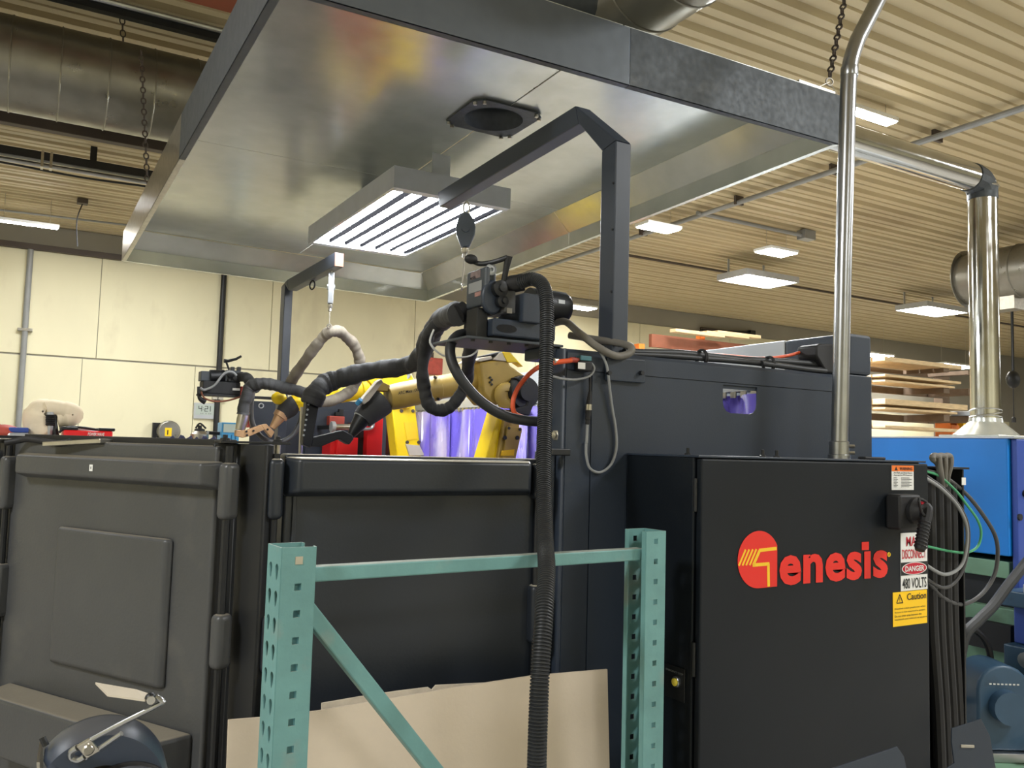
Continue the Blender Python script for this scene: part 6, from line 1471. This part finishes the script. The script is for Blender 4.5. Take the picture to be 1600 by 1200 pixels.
# strap lump where the front wall meets the right plastic panel
p = U(862, 705, Y=2.07)
tag(MB().box((p.x-.03, 2.06, p.z-.012), (p.x+.06, 2.075, p.z+.008)).build('hinge_bracket', 'black_steel', smooth=0, bevel=.003), 'small dark hinge bracket between the right panel and the front wall', 'bracket')

# ================================================================ PEDESTAL GRINDER, bottom left
GD = 1.27
Q = lambda x, y, d=GD: U(x, y, D=d)
gc = Q(156, 1241)
gn = V(-.06, -.998, 0).normalized(); gs = V(-gn.y, gn.x, 0)*-1     # gn towards the camera, gs to the right
gs = gn.cross(ZA)*-1; gs = V(-gn.y, gn.x, 0)
if gs.dot(RT) < 0: gs = -gs
GR = .095
gr = thing('pedestal_grinder', 'blue grey pedestal grinder with a round wheel guard at the bottom left', 'grinder', (gc.x, gc.y, 0))
# guard: drum, flat cut on the left side
def gpt(a, r, h): return gc+gs*(r*math.cos(a))+ZA*(r*math.sin(a))+gn*h
angs = [math.radians(a) for a in range(-60, 146, 6)]
mb = MB(); n = len(angs); vs = []
for r, h in ((GR*.98, -.075), (GR, -.06), (GR, -.008), (GR*.93, .012), (GR*.5, .014), (GR*.5, .0)): vs += [gpt(a, r, h) for a in angs]
mb.add(vs, [(j*n+i, j*n+i+1, (j+1)*n+i+1, (j+1)*n+i) for j in range(5) for i in range(n-1)])
mb.build('wheel_guard', 'grinder_blue', gr, smooth=50, solid=.003)
MB().prism([gpt(angs[-1], GR*1.12, -.08), gpt(angs[-1], GR*1.12, .014), gpt(math.radians(205), GR*.9, .014), gpt(math.radians(205), GR*.9, -.08)], gs*.004).build('guard_edge_plate', 'zinc', gr, smooth=0)
wc = gc+gs*.035-ZA*.03
MB().lathe(wc+gn*.0, gn, [(.078, -.05), (.078, .02), (.073, .026), (.062, .026), (.058, .012), (.0, .012)], 40).build('side_ring', 'rubber', gr)
MB().lathe(wc, gn, [(.074, -.045), (.074, -.01), (.02, -.008), (.02, .02), (0, .02)], 32).build('grinding_wheel', 'cable_grey', gr)
MB().tube([wc+gn*.027, wc+gn*.29], [.078, .078], 28).build('motor_body', 'grinder_blue', gr, bevel=.008)
ped = wc+gn*.16
MB().box((ped.x-.1, ped.y-.1, gc.z-.12), (ped.x+.1, ped.y+.1, gc.z-.08)).build('motor_foot', 'grinder_blue', gr, smooth=0, bevel=.004)
MB().tube([V(ped.x, ped.y, .03), V(ped.x, ped.y, gc.z-.121)], [.07, .06], 20).build('column', 'grinder_blue', gr)
MB().lathe(V(ped.x, ped.y, 0), ZA, [(.2, 0), (.2, .015), (.1, .03)], 24).build('foot', 'grinder_blue', gr)
MB().cyl(Q(66, 1152), Q(72, 1165), .005, 8).build('bolt', 'black_steel', gr)
# eye shield on a chrome rod
cl0 = Q(138, 1169, 1.235)
es = thing('eye_shield', 'beige eye shield plate on a chrome rod clamped to the grinder guard', 'shield', cl0)
dr = (Q(250, 1101, 1.22)-Q(147, 1160, 1.235)).normalized(); cs = gn; cu_ = dr.cross(cs).normalized()
MB().obox(cl0, dr*.0125, cu_*.0125, gn*.005).build('clamp_block', 'zinc', es, smooth=0, bevel=.002)
MB().lathe(cl0+gn*.005, gn, [(.008, 0), (.008, .004), (.006, .006), (0, .006)], 14).build('clamp_screw', 'zinc', es)
off = cu_*(.009 if cu_.z > 0 else -.009)
e1 = Q(250, 1100, 1.22); e2 = Q(190, 1146, 1.23); e0 = cl0
MB().tube(smooth_path([cl0+off+dr*.0126, cl0.lerp(e1, .5)+off*.6, e1, Q(252, 1094, 1.22), Q(244, 1088, 1.22)], 5), .0036, 10).build('long_rod', 'conduit_metal', es)
MB().tube([cl0-off+dr*.0126, e2], .0036, 10).build('short_rod', 'conduit_metal', es)
MB().tube(smooth_path([cl0+off-dr*.0126, cl0+off*.9-dr*.024, cl0-dr*.03, cl0-off*.9-dr*.024, cl0-off-dr*.0126], 4), .005, 10).build('rod_bend', 'conduit_metal', es)
kn_ = Q(235, 1091, 1.222); MB().ball(kn_, .008, 12, 8).build('swivel_knob', 'black_steel', es)
MB().cyl(kn_+gn*.006, kn_+gn*.012, .006, 10).build('swivel_nut', 'bright_duct', es)
pp = [Q(149, 1066, 1.33), Q(213, 1077, 1.26), Q(246, 1088, 1.225), Q(226, 1093, 1.215), Q(168, 1085, 1.27)]
MB().prism(pp, V(0, 0, -.003)).build('shield_plate', 'mirror_beige', es, smooth=0)

# ---- things lying on the top edge of the left panel
p0_ = PL(WL*.95, topL+.022, -.05); p1_ = PL(WL*.52, topL+.022, -.05)
st_ = tag(MB().bar(U(78, 694, Y=2.72), U(168, 689, Y=2.55), .05, .012, up=ZA).build('steel_strip', 'zinc', smooth=0, bevel=.002), 'bare metal strip lying along the top of the charcoal panel', 'strip')
hose('cable', 'black cables lying over the far left corner of the charcoal panel', [(8, 692, 2.85), (30, 688, 2.84), (45, 686, 2.82), (70, 690, 2.78), (92, 693, 2.7), (110, 690, 2.66)], .009, 'rubber', 6, 8, 'cable')
pts = [U(x, y, Y=2.4) for x, y in ((262, 694), (272, 690), (290, 689), (305, 692), (322, 690), (340, 692), (352, 695))]
mb = MB()
mb.tube(smooth_path(pts, 5), [.012+.006*math.sin(i*1.7) for i in range(len(smooth_path(pts, 5)))], 10)
tag(mb.build('cloth_strap', 'navy_cloth', smooth=60), 'crumpled navy cloth lying on the panel top near the corner post', 'cloth')
